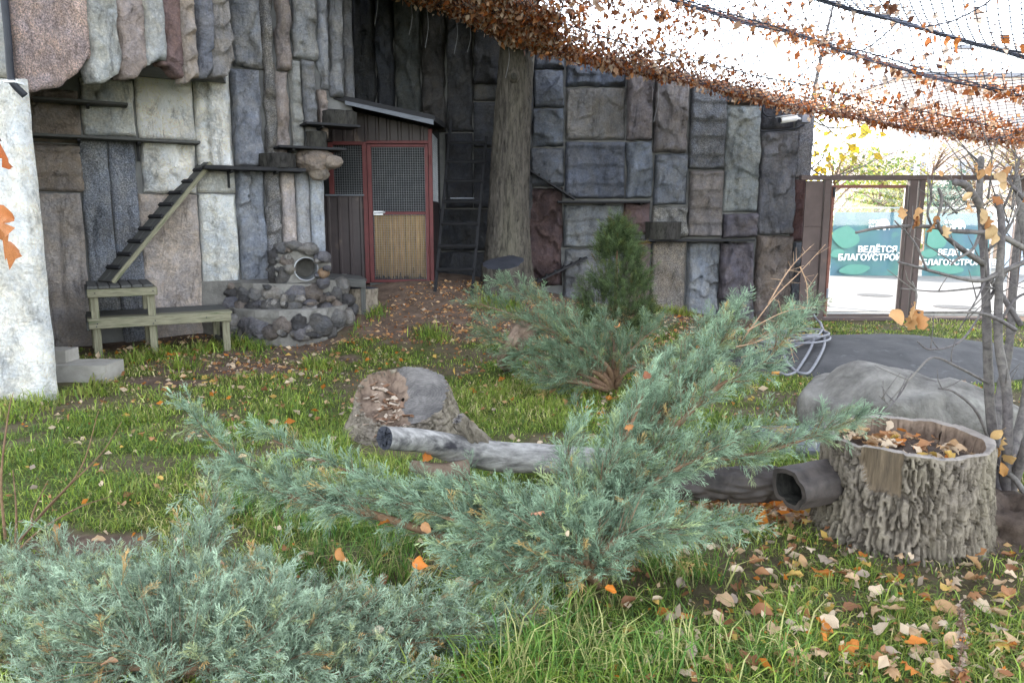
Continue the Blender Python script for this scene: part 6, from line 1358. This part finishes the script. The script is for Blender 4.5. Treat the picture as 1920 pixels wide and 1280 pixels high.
juniper('spreading_juniper', b2, [[b2]+A(*q) for q in (
    ((1130, 700, 6.3), (1060, 640, 6.5), (960, 590, 6.7), (890, 568, 6.8)), ((1130, 690, 6.4), (1080, 620, 6.7), (1010, 570, 7.0), (945, 535, 7.1)), ((1130, 690, 6.4), (1080, 630, 6.5), (1040, 580, 6.6)),
    ((1110, 710, 6.2), (1040, 680, 6.3), (960, 650, 6.4), (915, 625, 6.5)), ((1100, 720, 6.1), (1040, 710, 6.1), (980, 690, 6.2)), ((1160, 690, 6.4), (1200, 640, 6.6), (1240, 610, 6.8)), ((1150, 690, 6.5), (1150, 640, 6.7), (1130, 600, 6.9)),
    ((1140, 690, 6.3), (1100, 660, 6.3), (1050, 630, 6.4), (1000, 600, 6.5)), ((1170, 700, 6.3), (1220, 680, 6.4), (1260, 660, 6.5)), ((1120, 700, 6.2), (1080, 690, 6.2), (1040, 660, 6.2)))],
    'grey-green juniper with upswept branches in front of the egg-shaped conifer', np.array(L3(56, 78, 58)), np.array(L3(146, 168, 136)), .32, .024, .14, 6, .25, .03, seed=3)
# egg-shaped conifer
bb = on_ground(1155, 632); bb[0] = at(1155, 560, 7.9)[0]; bb[1] = 7.9; bb[2] = gz1(bb[0], bb[1]); zt2 = at(1147, 418, 7.9)[2]; H = zt2-bb[2]
cf = empty('egg_shaped_conifer', bb, 'dark green egg-shaped conifer in front of the back wall', 'conifer')
mb = MB(); mb.tube([bb, bb+UP*H*.5, bb+UP*H*.85], [.03, .02, .006], 7); mb.build('trunk', M['bark_brown'], cf)
nc, per_ = 150, 17; n = nc*per_                           # tufts standing out of an egg-shaped body
sc_ = rng.random(nc)**.85; ac = rng.uniform(0, 6.28, nc); rc = .33*np.where(sc_ < .3, .8+.2*sc_/.3, ((1-sc_)/.7)**.62)*(.8+.35*rng.random(nc))
Cc = np.stack([bb[0]+rc*np.cos(ac), bb[1]+rc*np.sin(ac), bb[2]+.05+sc_*H*.92], 1); Dc = np.stack([np.cos(ac)*.55, np.sin(ac)*.55, np.full(nc, 1.0)], 1)+rng.normal(size=(nc, 3))*.2
P = np.repeat(Cc, per_, 0)+rng.normal(size=(n, 3))*np.array([.05, .05, .06]); D = np.repeat(Dc, per_, 0)+rng.normal(size=(n, 3))*.3
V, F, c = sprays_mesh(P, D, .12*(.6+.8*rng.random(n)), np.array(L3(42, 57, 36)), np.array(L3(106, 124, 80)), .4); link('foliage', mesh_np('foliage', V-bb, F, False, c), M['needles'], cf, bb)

# ------------------------------------------------------------------ grass
def footprint(X, Y):
    ok = np.ones(len(X), bool)
    for cx, cy, rx, ry in ((STUMP_C[0], STUMP_C[1], .42, .42), (cs[0], cs[1], .42, .42), (2.75, 5.35, .55, .42), (4.1, 8.0, 1.85, 1.2), (b[0], b[1], .3, .3)): ok &= ((X-cx)/rx)**2+((Y-cy)/ry)**2 > 1
    dw = (X-LW.P[0])*LW.n[0]+(Y-LW.P[1])*LW.n[1]; ok &= (dw > .12)
    ok &= ~((X < -3.85) & (Y > 6.15) & (Y < 7.4)); ok &= ~((X < -2.0+.3*(Y-9)) & (Y > 8.75) & (X > -3.6))
    return ok
def grass_blades(n, xr, yr, h, wd, lean, cols, tuft=.0, mask=True, thin=0, centers=None, seed=0):
    rs = np.random.default_rng(seed)
    if centers is None:
        X = rs.uniform(*xr, n); Y = rs.uniform(*yr, n)
    else:
        c = centers[rs.integers(0, len(centers), n)]; X = c[:, 0]+rs.normal(size=n)*tuft; Y = c[:, 1]+rs.normal(size=n)*tuft
    vis = np.abs(X) < .72*Y+.4; g = grass_mask(X, Y) if mask else np.ones(n); P0 = np.stack([X*2.2, Y*2.2, X*0], 1); dn = fbm(P0, 55, 3)
    keep = vis & (rs.random(n) < np.clip(g*(.72+.6*dn), 0, 1)**1.2) & footprint(X, Y) & (Y < 11.3); X, Y, dn = X[keep], Y[keep], dn[keep]; g = g[keep]; n = len(X)
    Z = gz(X, Y)-.005; hh = h*(.55+.9*rs.random(n)**1.6)*(1+.45*dn)*(.55+.45*g); az = rs.uniform(0, 6.28, n)+1.5*fbm(np.stack([X*1.5, Y*1.5, X*0+9], 1), 66, 2); ln = lean*(.3+1.1*rs.random(n))
    d = np.stack([np.cos(az), np.sin(az)], 1); sd = np.stack([-np.sin(az+rs.normal(size=n)*.7), np.cos(az)], 1)*(wd*(.6+.8*rs.random(n)))[:, None]/2
    B = np.stack([X, Y, Z], 1); mid = B.copy(); mid[:, :2] += d*(hh*ln*.35)[:, None]; mid[:, 2] += hh*.6*np.cos(ln*.5)
    tp = B.copy(); tp[:, :2] += d*(hh*ln*1.0)[:, None]; tp[:, 2] += hh*np.clip(1-.42*ln, .12, 1)
    s3 = np.hstack([sd, np.zeros((n, 1))]); V = np.stack([B-s3, B+s3, mid-s3*.8, mid+s3*.8, tp], 1).reshape(-1, 3); k = np.arange(n)*5
    F = np.vstack([np.stack([k, k+1, k+3], 1), np.stack([k, k+3, k+2], 1), np.stack([k+2, k+3, k+4], 1)])
    cn = fbm(np.stack([X*.8, Y*.8, X*0+3], 1), 44, 3); pick = rs.random(n)+.45*cn; ci = np.clip((pick*len(cols)).astype(int), 0, len(cols)-1)
    cc = np.asarray(cols)[ci]*(.7+.7*rs.random((n, 1))); return V, F, np.repeat(cc, 5, 0)
GC = [L3(196, 186, 132), L3(150, 148, 84), L3(142, 152, 72), L3(128, 146, 60), L3(112, 138, 54), L3(136, 160, 64), L3(158, 174, 78), L3(98, 122, 52), L3(84, 110, 52)]
DG = [L3(66, 104, 46), L3(84, 122, 50), L3(100, 136, 62), L3(120, 150, 66), L3(170, 168, 110)]
gp = [grass_blades(120000, (-3, 3), (1.7, 3.6), .075, .0042, 1.0, GC, seed=1), grass_blades(110000, (-4.2, 4.2), (3.4, 5.6), .062, .005, 1.0, GC, seed=2), grass_blades(95000, (-5.5, 5.5), (5.4, 8.2), .056, .0075, .9, GC, seed=3), grass_blades(55000, (-5, 7.6), (8.0, 11.3), .055, .010, .9, GC, seed=4)]
tc = np.array([on_ground(x, y)[:2] for x, y in ((640, 1080), (700, 1100), (600, 1040), (560, 1000), (760, 1080), (660, 1010), (720, 1030), (540, 1080), (830, 1020), (500, 960), (430, 950), (1100, 1260), (1250, 1240), (1200, 1260), (1020, 1230), (1330, 1250), (1450, 1240), (980, 1280), (1150, 1130), (1080, 1180), (1240, 1070), (1300, 1080))])
gp.append(grass_blades(5200, None, None, .19, .0046, .9, DG, .07, False, centers=tc, seed=5))
tc = np.array([on_ground(x, y)[:2] for x, y in ((60, 770), (100, 750), (30, 790), (140, 730), (220, 690), (260, 680), (300, 670), (440, 650), (480, 655), (520, 640), (400, 660), (560, 630), (180, 740), (920, 575), (940, 580), (960, 578), (1280, 590), (1240, 585), (700, 590), (650, 620), (820, 640), (800, 630), (600, 690), (340, 690))])
gp.append(grass_blades(6000, None, None, .15, .008, 1.0, GC[1:], .10, False, centers=tc, seed=6))
xs_ = np.stack([rng.uniform(-3.5, 3.5, 900), rng.uniform(1.8, 6.5, 900)], 1); gp.append(grass_blades(26000, None, None, .135, .005, 1.05, GC[2:], .035, True, centers=xs_, seed=7))
Vs, Fs, Cs, off = [], [], [], 0
for v_, f_, c_ in gp: Vs.append(v_); Fs.append(f_+off); Cs.append(c_); off += len(v_)
NG = sum(len(f) for f in Fs)
tag(link('grass', mesh_np('grass', np.vstack(Vs), np.vstack(Fs), False, np.vstack(Cs)), M['grass']), 'uneven autumn grass covering the enclosure ground', 'grass', kind='stuff')

# ------------------------------------------------------------------ fallen leaves
def litter(n, f, size, cols, seed):
    P = f(n); g = gz(P[:, 0], P[:, 1]); ok = footprint(P[:, 0], P[:, 1]) & (P[:, 1] < 11.3) & (np.abs(P[:, 0]) < .72*P[:, 1]+.4); P = P[ok]; g = g[ok]; gm_ = grass_mask(P[:, 0], P[:, 1])
    C = np.stack([P[:, 0], P[:, 1], g+.008+gm_*rng.uniform(.005, .045, len(P))], 1); d = rng.normal(size=(len(P), 3))*np.array([1, 1, .3]); return leaf_cloud(C, d, size, cols, .6)
FC = [L3(*c) for c in LC]
def near_px(n):
    px = rng.uniform(-50, 1970, n*3); py = 600+680*rng.random(n*3)**1.3
    wgt = .18+.82*sst(1000, 1700, px)*sst(880, 1000, py)+.35*sst(760, 640, py)*sst(300, 500, px); P = np.array([gnd(a, b_, .02) for a, b_, q in zip(px, py, wgt) if rng.random() < q][:n]); return P
parts = [litter(2600, lambda n: np.stack([rng.uniform(-4.5, 4.5, n), 5+6.2*rng.random(n)**.8], 1), .05, FC, 1), litter(5200, lambda n: np.stack([rng.normal(-.3, 1.9, n), rng.uniform(8.6, 11.6, n)], 1), .04, [L3(176, 128, 88), L3(196, 146, 96), L3(150, 100, 66), L3(206, 170, 128)], 2),
         litter(500, lambda n: on_ground(1450, 960)[:2]+rng.normal(size=(n, 2))*np.array([.22, .1]), .07, FC, 9), litter(2600, lambda n: near_px(n)[:, :2], .036, FC, 3), litter(700, lambda n: np.stack([rng.normal(-3.1, .9, n), rng.normal(7.6, .5, n)], 1), .04, FC, 4)]
Vs, Fs, Cs, off = [], [], [], 0
for v_, f_, c_ in parts: Vs.append(v_); Fs.append(f_+off); Cs.append(c_); off += len(v_)
tag(link('leaf_litter', mesh_np('leaf_litter', np.vstack(Vs), np.vstack(Fs), False, np.vstack(Cs)), M['leafattr']), 'small scattered dead leaves over grass and bare soil', 'leaf litter', kind='stuff')
GRP = 'fallen leaves lying on the grass'
P = near_px(900); made = 0
for p in P:
    x, y = p[0], p[1]
    if made >= 235 or y > 5.2 or not footprint(np.array([x]), np.array([y]))[0]: continue
    o = leaf('fallen_leaf', (x, y, gz1(x, y)+random.uniform(.025, .06)), random.uniform(.038, .075)*(1.2 if x > .8 and y < 3 else 1)); tag(o, ('small ' if o.scale[0] < .05 else 'big ' if o.scale[0] > .068 else 'medium ')+o['label']+' curled leaf lying '+zone(x, y), 'leaf', GRP); made += 1
for k in range(58):
    a, r = random.uniform(0, 6.28), STUMP_R*math.sqrt(random.random())*.97; q = STUMP_C+np.array([math.cos(a)*r, math.sin(a)*r, 0]); q[2] = STUMP_Z+random.uniform(.0, .035)
    o = leaf('fallen_leaf', q, random.uniform(.05, .095), col=random.choice(LC[:5]+LC[6:8])); tag(o, ('small ' if o.scale[0] < .072 else 'big ')+o['label']+' leaf lying in the '+('left' if math.cos(a) < 0 else 'right')+' half of the hollow stump', 'leaf', 'dry leaves inside the hollow stump')
for px_, py_, Yq, s, c_ in ((787, 1055, 2.5, .075, (206, 124, 50)), (640, 1040, 2.6, .07, (200, 140, 80)), (800, 990, 2.7, .06, (196, 146, 100)), (720, 980, 2.75, .055, (176, 110, 50)), (655, 1100, 2.5, .05, (220, 200, 160)), (870, 1090, 2.5, .07, (188, 160, 124)), (1008, 960, 2.6, .05, (206, 150, 120)), (1212, 705, 3.1, .06, (150, 96, 66)), (1180, 800, 2.95, .04, (176, 120, 70)), (1145, 1105, 2.55, .045, (200, 120, 40)), (455, 855, 3.0, .035, (214, 190, 150)), (415, 1055, 2.6, .035, (196, 160, 130)), (160, 1150, 2.4, .04, (206, 150, 120)), (190, 1160, 2.38, .045, (190, 130, 100)), (205, 1240, 2.2, .05, (206, 160, 130)), (710, 1180, 2.3, .045, (222, 200, 176)), (675, 1215, 2.3, .035, (200, 140, 100)), (520, 1225, 2.2, .035, (196, 150, 130)), (1065, 1000, 2.55, .03, (222, 200, 170)), (1340, 720, 3.3, .035, (190, 110, 60)), (800, 853, 3.85, .09, (206, 126, 56)), (1160, 612, 3.2, .05, (206, 140, 90))):
    o = leaf('fallen_leaf', at(px_, py_, Yq), s, col=c_, rot=(random.uniform(.5, 1.2), random.uniform(-.4, .4), random.uniform(0, 6.28)))
    hue = 'orange' if c_[0]-c_[2] > 110 else 'pale' if c_[2] > 150 else 'brown' if c_[0] < 192 else 'tan'
    where = 'resting on the pale log' if py_ == 853 else 'caught in the '+('upper right branch' if px_ > 1100 and py_ < 830 else 'right foot' if px_ > 1000 else 'tall grass at the left foot' if px_ > 600 and py_ < 1120 else 'left tip' if py_ < 900 else 'lower right edge' if px_ > 600 else 'top' if py_ < 1100 else 'middle')+' of the '+('centre' if (px_ > 600 and py_ < 1120) or py_ < 900 else 'lower left')+' juniper'
    tag(o, '%s %s leaf %s' % ('large' if s > .055 else 'small', hue, where), 'leaf', 'dry leaves caught in the junipers')
